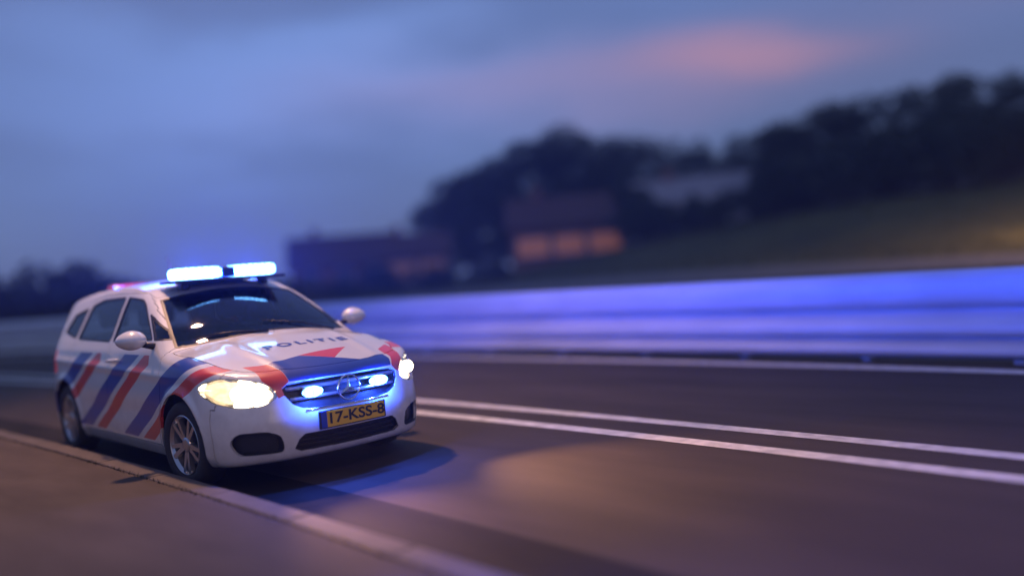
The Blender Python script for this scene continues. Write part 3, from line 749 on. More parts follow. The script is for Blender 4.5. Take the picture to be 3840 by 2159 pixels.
# pull the labelled patches out as arrays
patches = {}
for f in hb.faces:
    patches.setdefault(f[LAB], []).append(f)
CAR0 = Vector((-2.2, 0, 0))
car = empty('police_car', CAR0, label='white police car with blue and red stripes and flashing blue lights', cat='car')
def patch(lab, offset=0.0):
    idx = {}; V = []; F = []
    for f in patches.get(lab, []):
        q = []
        for v in f.verts:
            if v.index not in idx: idx[v.index] = len(V); V.append(tuple(v.co))
            q.append(idx[v.index])
        F.append(q)
    return np.array(V), F
hb.verts.index_update()
def mirrored(V, F): 
    W = V.copy(); W[:, 1] *= -1; return W, [q[::-1] for q in F]
def merge(A, B):
    (V1, F1), (V2, F2) = A, B
    V = np.vstack([V1, V2]); F = [list(q) for q in F1] + [[i+len(V1) for i in q] for q in F2]
    key = {}; rem = np.arange(len(V))
    for i, v in enumerate(V):
        if abs(v[1]) < 1e-4:
            k = (round(v[0], 5), round(v[2], 5))
            rem[i] = key.setdefault(k, i)
    F = [[rem[i] for i in q] for q in F]
    F = [[i for k, i in enumerate(q) if i != q[k-1]] for q in F]
    used = sorted({i for q in F for i in q}); m = {o: k for k, o in enumerate(used)}
    return V[used], [[m[i] for i in q] for q in F if len(q) > 2]
def stripes(V, F, liv):
    """cut the livery into the panel: returns V, F, material index per face"""
    bm = bmesh.new(); vv = [bm.verts.new(v) for v in V]; ml = bm.faces.layers.int.new('mi')
    for q in F:
        try: bm.faces.new([vv[i] for i in q])
        except ValueError: pass
    bm.normal_update()
    for axis, poly, cond, mi in liv: cut(bm, ml, axis, poly, cond, mi)
    bm.verts.index_update()
    V2 = np.array([v.co[:] for v in bm.verts]); F2 = [[v.index for v in f.verts] for f in bm.faces]; M2 = [f[ml] for f in bm.faces]
    bm.free(); return V2, F2, M2
def panel(name, V, F, mats, M=None, gap=0.0038, depth=0.022, offset=0.0, flat_bound=False, parent=None, **k):
    nrm = body_n(V); nrm /= np.linalg.norm(nrm, axis=1)[:, None]
    M = M or [0]*len(F)
    ec = {}
    for fi, q in enumerate(F):
        for i in range(len(q)):
            a_, b_ = q[i], q[(i+1) % len(q)]
            kk = (min(a_, b_), max(a_, b_)); ec.setdefault(kk, []).append((a_, b_, fi))
    be = [v[0] for v in ec.values() if len(v) == 1]
    V = V + nrm*offset
    inw = np.zeros(V.shape)
    for a_, b_, fi in be:
        d = V[b_]-V[a_]; ln = np.linalg.norm(d)
        if ln < 1e-7: continue
        d = np.cross(nrm[a_], d/ln)*min(ln, .02); inw[a_] += d; inw[b_] += d
    ln = np.linalg.norm(inw, axis=1); ok = ln > 1e-9
    inw[ok] /= ln[ok][:, None]
    V2 = V + inw*gap
    Vs = [tuple(v) for v in V2]; Ns = [tuple(v) for v in nrm]; Fs = [list(q) for q in F]; Ms = list(M)
    if depth:
        mp = {}
        for a_, b_, fi in be:
            for i in (a_, b_):
                if i not in mp:
                    mp[i] = len(Vs); o_ = tuple(-inw[i])
                    Vs.append(tuple(V2[i])); Ns.append(o_); Vs.append(tuple(V2[i]-nrm[i]*depth)); Ns.append(o_)
            Fs.append([mp[b_], mp[a_], mp[a_]+1, mp[b_]+1]); Ms.append(M[fi])
    me = bpy.data.meshes.new(name)
    me.from_pydata([tuple(np.array(v)-np.array(CAR0)) for v in Vs], [], Fs); me.update()
    o = link(name, me, mats, parent or car, True, **k)
    if len(me.polygons) == len(Ms): me.polygons.foreach_set('material_index', Ms)
    me.normals_split_custom_set_from_vertices([Vector(n_).normalized() if Vector(n_).length > 0 else Vector((0, 0, 1)) for n_ in Ns])
    return o
PAINT = ['paint_white', 'livery_red', 'livery_blue']
def sidestripes(sg):
    out = []; cnd = lambda c, n: c.y*sg > 0.5 and c.z < 0.99 and c.z > 0.2
    k = 0.52
    for x0 in (-0.90, -2.02, -3.14):
        for zc, hw, mi in ((0.66, 0.062, 1), (0.865, 0.085, 2)):
            xa, xb = x0-1.35, x0+0.55
            pl = [(xa, zc+k*(xa-x0)-hw), (xb, zc+k*(xb-x0)-hw), (xb, zc+k*(xb-x0)+hw), (xa, zc+k*(xa-x0)+hw)]
            zlo, zhi = 0.30, 0.955
            # clip the band to the lower body
            def clip(pl, z, keep_above):
                o_ = []
                for i in range(len(pl)):
                    p, q = pl[i], pl[(i+1) % len(pl)]
                    pin = (p[1] >= z) == keep_above; qin = (q[1] >= z) == keep_above
                    if pin: o_.append(p)
                    if pin != qin:
                        t_ = (z-p[1])/(q[1]-p[1]); o_.append((p[0]+(q[0]-p[0])*t_, z))
                return o_
            pl = clip(clip(pl, zlo, True), zhi, False)
            if len(pl) > 2: out.append(('y', pl, cnd, mi))
    return out
frontliv = [('z', [(-0.35, -0.44), (-0.39, -0.17), (-0.265, 0.045), (-0.185, 0.22), (-0.15, 0.45), (0.2, 0.45), (0.2, -0.40), (-0.22, -0.412)], lambda c, n: c.z > 0.535, 2),
            ('z', [(-0.395, -0.17), (-0.455, 0.27), (-0.26, 0.05)], lambda c, n: c.z > 0.6, 1),
            ('z', [(-0.42, -0.60), (-0.35, -0.445), (-0.22, -0.416), (0.2, -0.41), (0.2, -0.56), (-0.28, -0.565)], lambda c, n: c.z > 0.56, 1),
            ('z', [(-0.50, 0.66), (-0.36, 0.50), (0.0, 0.46), (0.0, 0.60), (-0.30, 0.68)], lambda c, n: c.z > 0.70, 1)]
bumpliv = [('x', [(-0.41, 0.742), (0.445, 0.742), (0.475, 0.79), (0.44, 0.87), (-0.412, 0.87)], lambda c, n: n.x > 0 and c.x > -0.45, 2),
           ('x', [(-0.414, 0.87), (-0.412, 0.742), (-0.472, 0.705), (-0.466, 0.655), (-0.505, 0.64), (-0.53, 0.712), (-0.575, 0.765), (-0.565, 0.87)], lambda c, n: n.x > 0 and c.x > -0.45, 1),
           ('x', [(0.49, 0.87), (0.505, 0.80), (0.453, 0.74), (0.472, 0.705), (0.50, 0.69), (0.53, 0.712), (0.605, 0.762), (0.66, 0.87)], lambda c, n: n.x > 0 and c.x > -0.45, 1)]
both = lambda lab: merge(patch(lab), mirrored(*patch(lab)))
def centre(lab, name, mats, liv=None, **k):
    V, F = both(lab)
    if liv: V, F, M = stripes(V, F, liv)
    else: M = None
    return panel(name, V, F, mats, M, **k)
def sided(lab, name, mats, liv=True, **k):
    out = []
    for sg in (1, -1):
        P_ = patch(lab) if sg > 0 else mirrored(*patch(lab))
        V, F = P_
        if not len(V): continue
        M = None
        if liv: V, F, M = stripes(V, F, sidestripes(sg))
        out.append(panel(name, V, F, mats, M, **k))
    return out
hood = centre(HOOD, 'bonnet', PAINT, frontliv, label='white bonnet with POLITIE lettering and red and blue stripes')
fbump = centre(FBUMP, 'front_bumper', PAINT, bumpliv)
roofo = centre(ROOF, 'roof', PAINT)
rb = centre(RBUMP, 'rear_bumper', PAINT)
fend = sided(FENDER, 'front_wing', PAINT)
door1 = sided(DOOR1, 'front_door', PAINT)
door2 = sided(DOOR2, 'rear_door', PAINT)
centre(0, 'body_shell', PAINT, sidestripes(1)+sidestripes(-1))
screen = centre(SCREEN, 'windscreen', ['car_glass'], gap=0.001, depth=0.0, offset=-0.004)
centre(RGLASS, 'rear_window', ['car_glass'], gap=0.001, depth=0.0, offset=-0.004)
for lab in (WIN1, WIN2, WIN3, WIN4): sided(lab, 'side_window', ['car_glass'], liv=False, gap=0.001, depth=0.0, offset=-0.006)
sided(TAIL, 'tail_light', ['red_lens'], liv=False)
# black rubber edging of the glass
def edging(lab, mirror=True, wd=0.014):
    for sg in ((1, -1) if mirror else (0,)):
        V, F = both(lab) if sg == 0 else (patch(lab) if sg > 0 else mirrored(*patch(lab)))
        if not len(V): continue
        nrm = body_n(V); nrm /= np.linalg.norm(nrm, axis=1)[:, None]
        ec = {}
        for q in F:
            for i in range(len(q)):
                a_, b_ = q[i], q[(i+1) % len(q)]; ec.setdefault((min(a_, b_), max(a_, b_)), []).append((a_, b_))
        be = [v[0] for v in ec.values() if len(v) == 1]
        inw = np.zeros(V.shape)
        for a_, b_ in be:
            d = V[b_]-V[a_]; d = np.cross(nrm[a_], d); inw[a_] += d; inw[b_] += d
        ln = np.linalg.norm(inw, axis=1)+1e-9; inw /= ln[:, None]
        mp = {}; Vs = []; Fs = []
        for a_, b_ in be:
            for i in (a_, b_):
                if i not in mp:
                    mp[i] = len(Vs); Vs += [V[i]-inw[i]*0.004+nrm[i]*0.0015-np.array(CAR0), V[i]+inw[i]*wd+nrm[i]*0.0005-np.array(CAR0), V[i]+inw[i]*wd-nrm[i]*0.012-np.array(CAR0)]
            for k_ in (0, 1): Fs.append([mp[a_]+k_, mp[b_]+k_, mp[b_]+k_+1, mp[a_]+k_+1])
        pydata('window_seal', Vs, Fs, 'black_plastic', car, False)
edging(SCREEN, False, 0.020); edging(RGLASS, False)
for lab in (WIN1, WIN2, WIN3, WIN4): edging(lab)
# dark inner lining under every painted panel
Vl = []; Fl = []
for lab in (0, HOOD, FBUMP, ROOF, RBUMP, FENDER, DOOR1, DOOR2):
    V, F = patch(lab); nrm = body_n(V); nrm /= np.linalg.norm(nrm, axis=1)[:, None]
    V = V - nrm*0.024
    for W, FF in ((V, F), mirrored(V, F)):
        o_ = len(Vl); Vl += [tuple(v-np.array(CAR0)) for v in W]; Fl += [[i+o_ for i in q] for q in FF]
pydata('inner_lining', Vl, Fl, 'dark_liner', car, True)
def recess(lab, name, m, dep, mir, **k):
    sides = (1, -1) if mir else (0,)
    for sg in sides:
        V, F = both(lab) if sg == 0 else (patch(lab) if sg > 0 else mirrored(*patch(lab)))
        V = V.copy(); ec = {}
        nrm = body_n(V); nrm /= np.linalg.norm(nrm, axis=1)[:, None]
        V0 = V.copy(); V[:, 0] -= dep; V = V - nrm*0.004
        for q in F:
            for i in range(len(q)):
                a_, b_ = q[i], q[(i+1) % len(q)]; ec.setdefault((min(a_, b_), max(a_, b_)), []).append((a_, b_))
        Vs = list(V) + list(V0-nrm*0.004); nv = len(V); Fs = [list(q) for q in F]
        for v in ec.values():
            if len(v) == 1: a_, b_ = v[0]; Fs.append([a_, b_, b_+nv, a_+nv][::-1])
        yield pydata(name, [np.array(v)-np.array(CAR0) for v in Vs], Fs, m, car, False, **k)
grille = list(recess(GRILLE, 'grille', 'black_plastic', 0.055, False))[0]
intake = list(recess(INTAKE, 'lower_intake', 'black_plastic', 0.07, False))[0]
fogs = list(recess(FOG, 'side_intake', 'black_plastic', 0.075, True))
def front_x(y, z):      # body surface seen from the front
    x = 0.1
    for _ in range(60):
        f = float(body_f(np.array([x, y, z])))
        if f < 1e-4: break
        x -= f*0.9
    return x
def top_z(x, y):
    z = 1.7
    for _ in range(60):
        f = float(body_f(np.array([x, y, z])))
        if f < 1e-4: break
        z -= f*0.9
    return z
def bar_front(name, z, y0, y1, hh, th, off, m, parent, n=22, **k):
    V = []; F = []
    for i in range(n+1):
        y = y0 + (y1-y0)*i/n; x = front_x(y, z) + off
        for dx, dz in ((-th, -hh), (0, -hh*0.6), (0.004, 0), (0, hh*0.6), (-th, hh)): V.append((x+dx-CAR0.x, y, z+dz))
    for i in range(n):
        for j in range(4): F.append((i*5+j, (i+1)*5+j, (i+1)*5+j+1, i*5+j+1))
        F.append((i*5+4, (i+1)*5+4, (i+1)*5, i*5))
    F.append((0, 1, 2, 3, 4)); F.append([n*5+j for j in (4, 3, 2, 1, 0)])
    return pydata(name, V, F, m, parent, True, **k)
for z, yy in ((0.690, 0.445), (0.620, 0.425)): bar_front('louvre', z, -yy, yy, 0.017, 0.03, -0.012, 'alloy', grille)
bar_front('chrome_strip', 0.537, -0.34, 0.34, 0.005, 0.01, 0.002, 'chrome', grille)
for z in (0.30, 0.335): bar_front('louvre', z, -0.40, 0.40, 0.006, 0.02, -0.03, 'black_plastic', intake)
# badge: ring and three-pointed star
bm = bmesh.new(); cz = 0.648; cx = front_x(0, cz)+0.012; n = 40
ringv = [[bm.verts.new((cx + 0.007*math.cos(b), (0.088+0.007*math.sin(b))*math.sin(a_), cz + (0.088+0.007*math.sin(b))*math.cos(a_))) for b in np.linspace(0, 2*math.pi, 8, endpoint=False)] for a_ in np.linspace(0, 2*math.pi, n, endpoint=False)]
for i in range(n):
    for j in range(8): bm.faces.new((ringv[i][j], ringv[(i+1) % n][j], ringv[(i+1) % n][(j+1) % 8], ringv[i][(j+1) % 8]))
c_ = bm.verts.new((cx+0.012, 0, cz)); cb_ = bm.verts.new((cx-0.006, 0, cz)); pts = []
for k in range(6):
    a_ = k*math.pi/3; r = 0.086 if k % 2 == 0 else 0.017
    pts.append(bm.verts.new((cx, r*math.sin(a_), cz + r*math.cos(a_))))
for k in range(6): bm.faces.new((c_, pts[k], pts[(k+1) % 6])); bm.faces.new((cb_, pts[(k+1) % 6], pts[k]))
bmesh.ops.translate(bm, vec=-CAR0, verts=bm.verts[:]); frombm('star_badge', bm, 'chrome', car, False)
# headlights: clear cover, lit reflector bowl, bulb, dark bezel
for sg in (1, -1):
    hl = empty('headlight'); hl.parent = car
    V, F = patch(HEAD) if sg > 0 else mirrored(*patch(HEAD))
    panel('lens', V, F, ['lamp_glass'], None, gap=0.003, depth=0.0, offset=0.0, parent=hl)
    nrm = body_n(V); nrm /= np.linalg.norm(nrm, axis=1)[:, None]
    cen = V.mean(0); c3 = np.array([-0.30, 0.665*sg, 0.695])
    ec = {}
    for q in F:
        for i in range(len(q)):
            a_, b_ = q[i], q[(i+1) % len(q)]; ec.setdefault((min(a_, b_), max(a_, b_)), []).append((a_, b_))
    be = [v[0] for v in ec.values() if len(v) == 1]
    # bezel ring from the edge inward, then the bowl
    mp = {}; Vb = []; Fb = []
    for a_, b_ in be:
        for i in (a_, b_):
            if i not in mp:
                mp[i] = len(Vb); d = c3 - V[i]; d[0] *= 0.3
                p1 = V[i]-nrm[i]*0.004; p2 = V[i] + d*0.15 - nrm[i]*0.012
                Vb += [p1-np.array(CAR0), p2-np.array(CAR0)]
        Fb.append([mp[a_], mp[b_], mp[b_]+1, mp[a_]+1])
    pydata('bezel', Vb, Fb, 'chrome', hl, True)
    Vr = []; Fr = []; m2 = {}
    for a_, b_ in be:
        for i in (a_, b_):
            if i not in m2:
                m2[i] = len(Vr); p2 = np.array(Vb[mp[i]+1])
                cc = c3-np.array(CAR0)
                for t_, dp in ((0, 0), (0.25, 0.018), (0.5, 0.032), (0.75, 0.042)):
                    Vr.append(p2 + (cc-p2)*np.array([0.6, 1, 1])*t_ - np.array([dp, 0, 0]))
        for k_ in range(3): Fr.append([m2[a_]+k_, m2[b_]+k_, m2[b_]+k_+1, m2[a_]+k_+1])
    ring = [m2[a_]+3 for a_, b_ in be]
    ci_ = len(Vr); Vr.append(np.mean([Vr[i] for i in ring], 0)-np.array([0.006, 0, 0]))
    for a_, b_ in be: Fr.append([m2[a_]+3, m2[b_]+3, ci_])
    pydata('reflector', Vr, Fr, 'lit_reflector', hl, False)
    for yy, rr_ in ((0.71, 0.050), (0.61, 0.038)):
        bm = bmesh.new()
        xx = front_x(yy*sg, 0.69)-0.035
        r_ = bmesh.ops.create_uvsphere(bm, u_segments=14, v_segments=8, radius=rr_)
        bmesh.ops.translate(bm, vec=Vector((xx, yy*sg, 0.692))-CAR0, verts=r_['verts'])
        frombm('bulb', bm, 'bulb', hl, True)
    ld = bpy.data.lights.new('headlight_beam', 'SPOT'); ld.energy = 400; ld.color = (1.0, 0.48, 0.17); ld.spot_size = R(78); ld.spot_blend = 0.9; ld.shadow_soft_size = 0.05
    lo = bpy.data.objects.new('headlight_beam', ld); COL.objects.link(lo); lo.parent = hl
    lo.location = Vector((front_x(0.66*sg, 0.69)+0.04, 0.66*sg, 0.69)) - CAR0; lo.rotation_euler = (R(90-8), 0, R(-76))
# blue flashers in the grille
def blue_point(loc, watts, parent, rad=0.04, size=None):
    ld = bpy.data.lights.new('blue_flash', 'POINT'); ld.energy = watts; ld.color = (0.03, 0.10, 1.0); ld.shadow_soft_size = rad
    lo = bpy.data.objects.new('blue_flash', ld); COL.objects.link(lo); lo.parent = parent; lo.location = Vector(loc)-CAR0
for sg in (1, -1):
    xx = front_x(0.275*sg, 0.655); fl = empty('grille_flasher'); fl.parent = car
    bm = bmesh.new(); bbox(bm, xx-0.05, xx+0.002, 0.275*sg-0.075, 0.275*sg+0.075, 0.655-0.030, 0.655+0.030, 0.010, 2)
    bmesh.ops.translate(bm, vec=-CAR0, verts=bm.verts[:]); frombm('housing', bm, 'black_plastic', fl)
    bm = bmesh.new(); bmesh.ops.create_uvsphere(bm, u_segments=24, v_segments=14, radius=1.0)
    for v in bm.verts: v.co = Vector((xx + 0.004 + v.co.x*0.030, 0.275*sg + v.co.y*0.080, 0.655 + v.co.z*0.038)) - CAR0
    frombm('lens', bm, 'blue_lens', fl, True)
    blue_point((xx+0.055, 0.275*sg, 0.655), 45, fl, 0.02)
    ld = bpy.data.lights.new('blue_flash', 'SPOT'); ld.energy = 1500; ld.color = (0.03, 0.13, 1.0); ld.spot_size = R(76); ld.spot_blend = 1.0; ld.shadow_soft_size = 0.02
    lo = bpy.data.objects.new('blue_flash', ld); COL.objects.link(lo); lo.parent = fl; lo.location = Vector((xx+0.045, 0.275*sg, 0.655))-CAR0
    lo.rotation_euler = Vector((1.0, -0.25, 0.42)).to_track_quat('-Z', 'Y').to_euler()
# roof light bar
barx = -1.91; bz = top_z(barx, 0)
lb = empty('light_bar'); lb.parent = car
bm = bmesh.new(); bbox(bm, barx-0.16, barx+0.18, -0.50, 0.50, bz+0.024, bz+0.050, 0.010, 2)
for sg in (1, -1): bbox(bm, barx-0.05, barx+0.05, 0.36*sg-0.03, 0.36*sg+0.03, bz-0.03, bz+0.03, 0.005, 1)
bmesh.ops.translate(bm, vec=-CAR0, verts=bm.verts[:]); frombm('base', bm, 'black_plastic', lb)
for y0, y1 in ((-0.44, -0.07), (0.07, 0.44)):
    bm = bmesh.new(); bbox(bm, barx-0.135, barx+0.135, y0, y1, bz+0.054, bz+0.150, 0.035, 4)
    bmesh.ops.translate(bm, vec=-CAR0, verts=bm.verts[:]); frombm('lens', bm, 'blue_lens', lb, True)
    blue_point((barx-0.02, (y0+y1)/2, bz+0.094), 6000, lb, 0.025)
    if y0 > 0:      # the flash facing the barrier
        ld = bpy.data.lights.new('blue_flash', 'SPOT'); ld.energy = 500; ld.color = (0.03, 0.13, 1.0); ld.spot_size = R(150); ld.spot_blend = 0.35; ld.shadow_soft_size = 0.03
        lo = bpy.data.objects.new('blue_flash', ld); COL.objects.link(lo); lo.parent = lb; lo.location = Vector((barx, 0.40, bz+0.105))-CAR0
        lo.rotation_euler = Vector((0.12, 1.0, -0.08)).to_track_quat('-Z', 'Y').to_euler()
bm = bmesh.new(); bbox(bm, barx-0.12, barx+0.12, -0.067, 0.067, bz+0.054, bz+0.140, 0.018, 3)
bmesh.ops.translate(bm, vec=-CAR0, verts=bm.verts[:]); frombm('centre_module', bm, 'black_plastic', lb)
# red light unit at the rear of the roof, aerial
rz_ = top_z(-3.70, 0)
bm = bmesh.new(); bbox(bm, -3.80, -3.62, -0.36, 0.36, rz_-0.005, rz_+0.05, 0.018, 3)
bmesh.ops.translate(bm, vec=-CAR0, verts=bm.verts[:]); frombm('rear_roof_light', bm, 'red_lens', car, True, label='red light unit across the rear of the roof')
bm = bmesh.new(); tube(bm, [(-3.3, 0.12, top_z(-3.3, 0.12)-0.01), (-3.31, 0.12, 1.58), (-3.45, 0.12, 1.80)], [0.022, 0.010, 0.003], 8)
bmesh.ops.translate(bm, vec=-CAR0, verts=bm.verts[:]); frombm('aerial', bm, 'black_plastic', car, True)
# mirrors
for sg in (1, -1):
    mr_ = empty('wing_mirror'); mr_.parent = car
    bm = bmesh.new(); bmesh.ops.create_uvsphere(bm, u_segments=24, v_segments=14, radius=1.0)
    for v in bm.verts:
        x, y, z = v.co
        x2 = x*0.115 if x > 0 else x*0.03
        taper = 1-0.18*max(0, y*sg)
        v.co = Vector((-1.45 + x2*(1-0.15*abs(z)), (0.985 + y*sg*0.115)*sg, 1.085 + z*0.076*taper)) - CAR0
    frombm('shell', bm, 'paint_white', mr_, True)
    bm = bmesh.new(); bmesh.ops.create_uvsphere(bm, u_segments=20, v_segments=8, radius=1.0)
    for v in bm.verts: v.co = Vector((-1.478 + v.co.x*0.010, (0.985 + v.co.y*0.098)*sg, 1.085 + v.co.z*0.062)) - CAR0
    frombm('glass', bm, 'chrome', mr_, True)
    bm = bmesh.new(); tube(bm, [(-1.43, 0.795*sg, 1.015), (-1.43, 0.85*sg, 1.03), (-1.44, 0.92*sg, 1.05)], [0.03, 0.026, 0.022], 10)
    bmesh.ops.translate(bm, vec=-CAR0, verts=bm.verts[:]); frombm('arm', bm, 'black_plastic', mr_, True)
# door handles
def side_y(x, z):
    y = 1.2
    for _ in range(60):
        f = float(body_f(np.array([x, y, z])))
        if f < 1e-4: break
        y -= f*0.9
    return y
for doors, hx in ((door1, -2.26), (door2, -3.22)):
    for d in doors:
        sg = 1 if sum(v.co.y for v in d.data.vertices) > 0 else -1
        bm = bmesh.new(); y = side_y(hx, 0.90)
        tube(bm, [(hx-0.10, (y-0.005)*sg, 0.895), (hx-0.085, (y+0.030)*sg, 0.897), (hx, (y+0.036)*sg, 0.90), (hx+0.085, (y+0.030)*sg, 0.903), (hx+0.10, (y-0.005)*sg, 0.905)], [0.012, 0.014, 0.015, 0.014, 0.012], 10)
        bmesh.ops.translate(bm, vec=-CAR0, verts=bm.verts[:]); frombm('handle', bm, 'paint_white', d, True)
# wipers
for pts in ([(-1.075, 0.55), (-1.16, 0.30), (-1.20, -0.02)], [(-1.06, -0.05), (-1.14, -0.32), (-1.23, -0.58)]):
    bm = bmesh.new()
    tube(bm, [(x, y, top_z(x, y)+0.014) for x, y in pts], [0.011, 0.008, 0.006], 6)
    bmesh.ops.translate(bm, vec=-CAR0, verts=bm.verts[:]); frombm('wiper', bm, 'black_plastic', car, True)
# number plate
px0 = front_x(0, 0.455)+0.012
pl = empty('number_plate'); pl.parent = car
bm = bmesh.new(); bbox(bm, px0-0.010, px0+0.003, -0.275, 0.275, 0.392, 0.518, 0.004, 1); bmesh.ops.translate(bm, vec=-CAR0, verts=bm.verts[:]); frombm('holder', bm, 'black_plastic', pl)
bm = bmesh.new(); bbox(bm, px0+0.0035, px0+0.006, -0.215, 0.260, 0.400, 0.510); bmesh.ops.translate(bm, vec=-CAR0, verts=bm.verts[:]); frombm('plate', bm, 'plate_yellow', pl, label='yellow number plate with black characters')
bm = bmesh.new(); bbox(bm, px0+0.0035, px0+0.006, -0.260, -0.2155, 0.400, 0.510); bmesh.ops.translate(bm, vec=-CAR0, verts=bm.verts[:]); frombm('country_band', bm, 'plate_blue', pl)
def text_mesh(body, size, spacing=1.0, shear=0.0, off=0.0):
    cu = bpy.data.curves.new('lettering', 'FONT'); cu.body = body; cu.size = size; cu.space_character = spacing; cu.shear = shear
    cu.align_x = 'CENTER'; cu.align_y = 'CENTER'; cu.resolution_u = 4; cu.offset = off
    ob = bpy.data.objects.new('lettering', cu); COL.objects.link(ob)
    bpy.context.view_layer.update()
    me = bpy.data.meshes.new_from_object(ob.evaluated_get(bpy.context.evaluated_depsgraph_get()))
    V = np.array([v.co[:] for v in me.vertices]); F = [list(p.vertices) for p in me.polygons]
    bpy.data.objects.remove(ob); bpy.data.meshes.remove(me); bpy.data.curves.remove(cu)
    return V, F
V, F = text_mesh('17-KSS-8', 0.118, 1.0, 0, 0.003)
V[:, 0] *= 0.455/np.ptp(V[:, 0]); V[:, 1] *= 0.078/np.ptp(V[:, 1])
pydata('characters', [(px0+0.0085-CAR0.x, v[0]+0.022, v[1]+0.455) for v in V], F, 'plate_black', pl)
# POLITIE on the bonnet
V, F = text_mesh('POLITIE', 0.115, 1.45, 0.0, 0.004)
V[:, 0] *= 0.70/np.ptp(V[:, 0]); V[:, 1] *= 0.095/np.ptp(V[:, 1])
pydata('lettering', [(-0.66-v[1]-CAR0.x, v[0]+0.05, top_z(-0.66-v[1], v[0]+0.05)+0.003) for v in V], F, 'livery_blue', hood, label='blue POLITIE lettering')
# wheels
def wheel(cx, sg):
    wo = empty('wheel', Vector((cx, 0.775*sg, WZ))-CAR0); wo.parent = car
    if cx > -2: wo.rotation_euler[2] = R(5)
    bm = bmesh.new()
    tp = [(-0.078, 0.212), (-0.098, 0.225), (-0.106, 0.262), (-0.100, 0.296), (-0.084, 0.311), (-0.05, 0.3165), (0, 0.317), (0.05, 0.3165), (0.084, 0.311), (0.100, 0.296), (0.106, 0.262), (0.098, 0.225), (0.078, 0.212)]
    lathe_y(bm, tp, 48, close=True); frombm('tyre', bm, 'tyre', wo, True)
    bm = bmesh.new()
    pr = [(-0.08, 0.212), (-0.075, 0.200), (0.02, 0.190), (0.070, 0.200), (0.086, 0.215), (0.092, 0.219), (0.096, 0.212)]
    lathe_y(bm, [(y*sg, r) for y, r in pr], 48)
    for k in range(10):
        a_ = k*2*math.pi/10 + (0.12 if k % 2 else -0.12)
        ca, sa = math.cos(a_), math.sin(a_); ta, tb = -sa, ca
        def pt(r, t_, y): return bm.verts.new((r*ca + t_*ta, y*sg, r*sa + t_*tb))
        A = [pt(0.045, 0.018, 0.078), pt(0.045, -0.018, 0.078), pt(0.206, -0.014, 0.090), pt(0.206, 0.014, 0.090)]
        B = [pt(0.045, 0.018, 0.045), pt(0.045, -0.018, 0.045), pt(0.200, -0.014, 0.050), pt(0.200, 0.014, 0.050)]
        bm.faces.new(A); bm.faces.new(B[::-1])
        for i in range(4): bm.faces.new((A[i], B[i], B[(i+1) % 4], A[(i+1) % 4]))
    frombm('rim', bm, 'alloy', wo)
    bm = bmesh.new(); lathe_y(bm, [(0.045*sg, 0.0001), (0.045*sg, 0.058), (0.078*sg, 0.056), (0.084*sg, 0.048), (0.085*sg, 0.030), (0.085*sg, 0.0001)], 28); frombm('hub_cap', bm, 'alloy', wo, True)
    bm = bmesh.new(); lathe_y(bm, [(0.0, 0.0001), (0.0, 0.15), (0.018*sg, 0.15), (0.018*sg, 0.0001)], 36); frombm('brake_disc', bm, 'brake_steel', wo, False)
for cx in WX:
    for sg in (1, -1): wheel(cx, sg)
# wheel-arch liners
for cx in WX:
    for sg in (1, -1):
        bm = bmesh.new(); prev = None; n = 24
        for k in range(n+1):
            a_ = R(-20) + R(220)*k/n
            r = ARCH+0.003
            cur = [bm.verts.new((cx + r*math.cos(a_)-CAR0.x, (side_y(cx + r*math.cos(a_), max(0.2, WZ + r*math.sin(a_)))-0.012)*sg, WZ + r*math.sin(a_))), bm.verts.new((cx + r*math.cos(a_)-CAR0.x, 0.52*sg, WZ + r*math.sin(a_)))]
            if prev: bm.faces.new((prev[0], prev[1], cur[1], cur[0]))
            prev = cur
        c0 = bm.verts.new((cx-CAR0.x, 0.52*sg, WZ)); bm.verts.ensure_lookup_table()
        inner = [v for v in bm.verts if abs(abs(v.co.y)-0.52) < 1e-6 and v is not c0]
        for i in range(len(inner)-1): bm.faces.new((c0, inner[i], inner[i+1]))
        frombm('wheel_arch_liner', bm, 'dark_liner', car)
# cabin: floor, dashboard, steering wheel, seats
bm = bmesh.new(); bbox(bm, -4.0, -0.55, -0.52, 0.52, 0.20, 0.26); bmesh.ops.translate(bm, vec=-CAR0, verts=bm.verts[:]); frombm('cabin_floor', bm, 'dark_liner', car)
V = []; F = []; n = 16
for i in range(n+1):
    y = -0.68 + 1.36*i/n; bow = 0.16*(y/0.68)**2
    for x, z in ((-1.16-bow, 1.005), (-1.35-bow*.6, 1.035), (-1.55-bow*.3, 1.03), (-1.66-bow*.2, 0.98), (-1.68, 0.72), (-1.2, 0.70)):
        V.append((x-CAR0.x, y, z + (0.03*math.exp(-((y-0.36)/0.16)**2) if -1.7 < x < -1.4 and z > 0.9 else 0)))
for i in range(n):
    for j in range(6): F.append((i*6+j, (i+1)*6+j, (i+1)*6+(j+1) % 6, i*6+(j+1) % 6))
pydata('dashboard', V, F, 'cabin_trim', car, True)
bm = bmesh.new(); n = 28
mt = Matrix.Translation(Vector((-1.80, 0.36, 0.99))-CAR0) @ Matrix.Rotation(R(-65), 4, 'Y')
rv = [[bm.verts.new(mt @ Vector(((0.18+0.014*math.cos(b))*math.cos(a_), (0.18+0.014*math.cos(b))*math.sin(a_), 0.014*math.sin(b)))) for b in np.linspace(0, 2*math.pi, 6, endpoint=False)] for a_ in np.linspace(0, 2*math.pi, n, endpoint=False)]
for i in range(n):
    for j in range(6): bm.faces.new((rv[i][j], rv[(i+1) % n][j], rv[(i+1) % n][(j+1) % 6], rv[i][(j+1) % 6]))
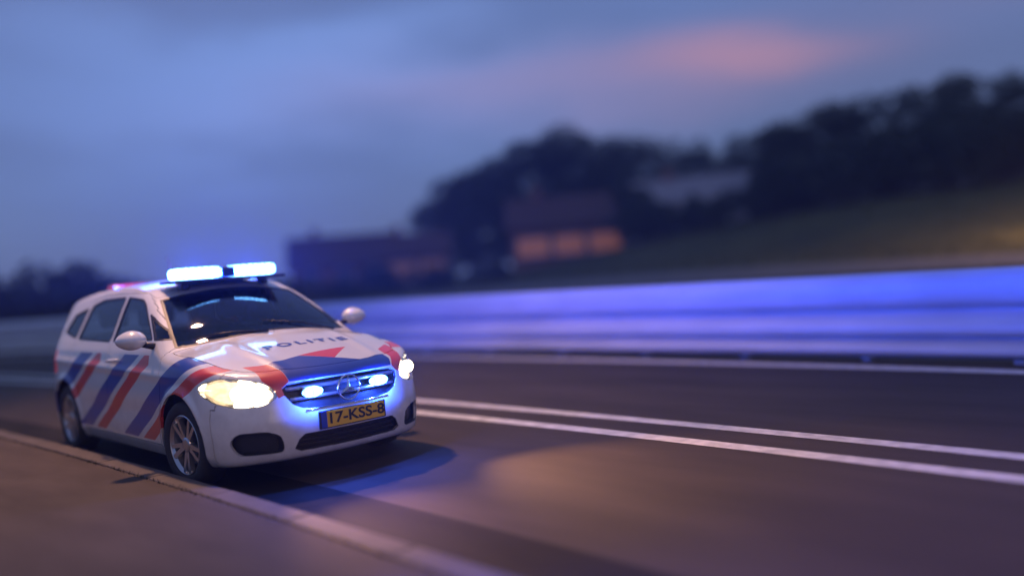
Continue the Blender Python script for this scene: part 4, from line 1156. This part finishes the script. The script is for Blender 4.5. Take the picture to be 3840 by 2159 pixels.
bbox(bm, -0.17, 0.17, -0.018, 0.018, -0.008, 0.008, mtx=mt); bbox(bm, -0.055, 0.055, -0.06, 0.06, -0.02, 0.015, 0.01, 1, mtx=mt)
frombm('steering_wheel', bm, 'black_plastic', car)
for x0, ys in ((-2.35, (-0.37, 0.37)), (-3.15, (-0.45, 0.0, 0.45))):
    for y in ys:
        st = empty('seat', Vector((x0, y, 0.28))-CAR0); st.parent = car
        hw = 0.24 if x0 > -3 else 0.215
        bm = bmesh.new(); bbox(bm, -0.08, 0.42, -hw, hw, 0.0, 0.24, 0.06, 3); frombm('cushion', bm, 'seat_cloth', st, True)
        bm = bmesh.new(); bbox(bm, -0.10, 0.05, -hw, hw, 0.18, 0.82, 0.06, 3, mtx=Matrix.Rotation(R(-14), 4, 'Y')); frombm('backrest', bm, 'seat_cloth', st, True)
        bm = bmesh.new(); bbox(bm, -0.32, -0.21, -0.13, 0.13, 0.86, 1.04, 0.045, 3); frombm('headrest', bm, 'seat_cloth', st, True)
bm = bmesh.new(); bbox(bm, -1.72, -1.69, -0.11, 0.11, 1.315, 1.375, 0.012, 2); tube(bm, [(-1.70, 0, 1.36), (-1.74, 0, 1.415)], 0.01, 6)
bmesh.ops.translate(bm, vec=-CAR0, verts=bm.verts[:]); frombm('rear_view_mirror', bm, 'black_plastic', car, True)
hb.free()

# ------------------------------------------------------------------ thin haze added so the blue lights get a halo
HAZE = 0.0010
hz = bmesh.new(); bbox(hz, -425, 266, -246, 526, -2.2, 17)
hm = bpy.data.materials.new('haze'); hm.use_nodes = True; t = hm.node_tree; t.nodes.clear()
pv = t.nodes.new('ShaderNodeVolumePrincipled'); pv.inputs['Color'].default_value = (0.85, 0.88, 0.95, 1); pv.inputs['Density'].default_value = HAZE
pv.inputs['Anisotropy'].default_value = 0.1
t.links.new(pv.outputs[0], t.nodes.new('ShaderNodeOutputMaterial').inputs['Volume'])
MATS['haze'] = hm
frombm('haze', hz, 'haze', None, False, kind='stuff', label='thin haze added for the glow round the blue lights')
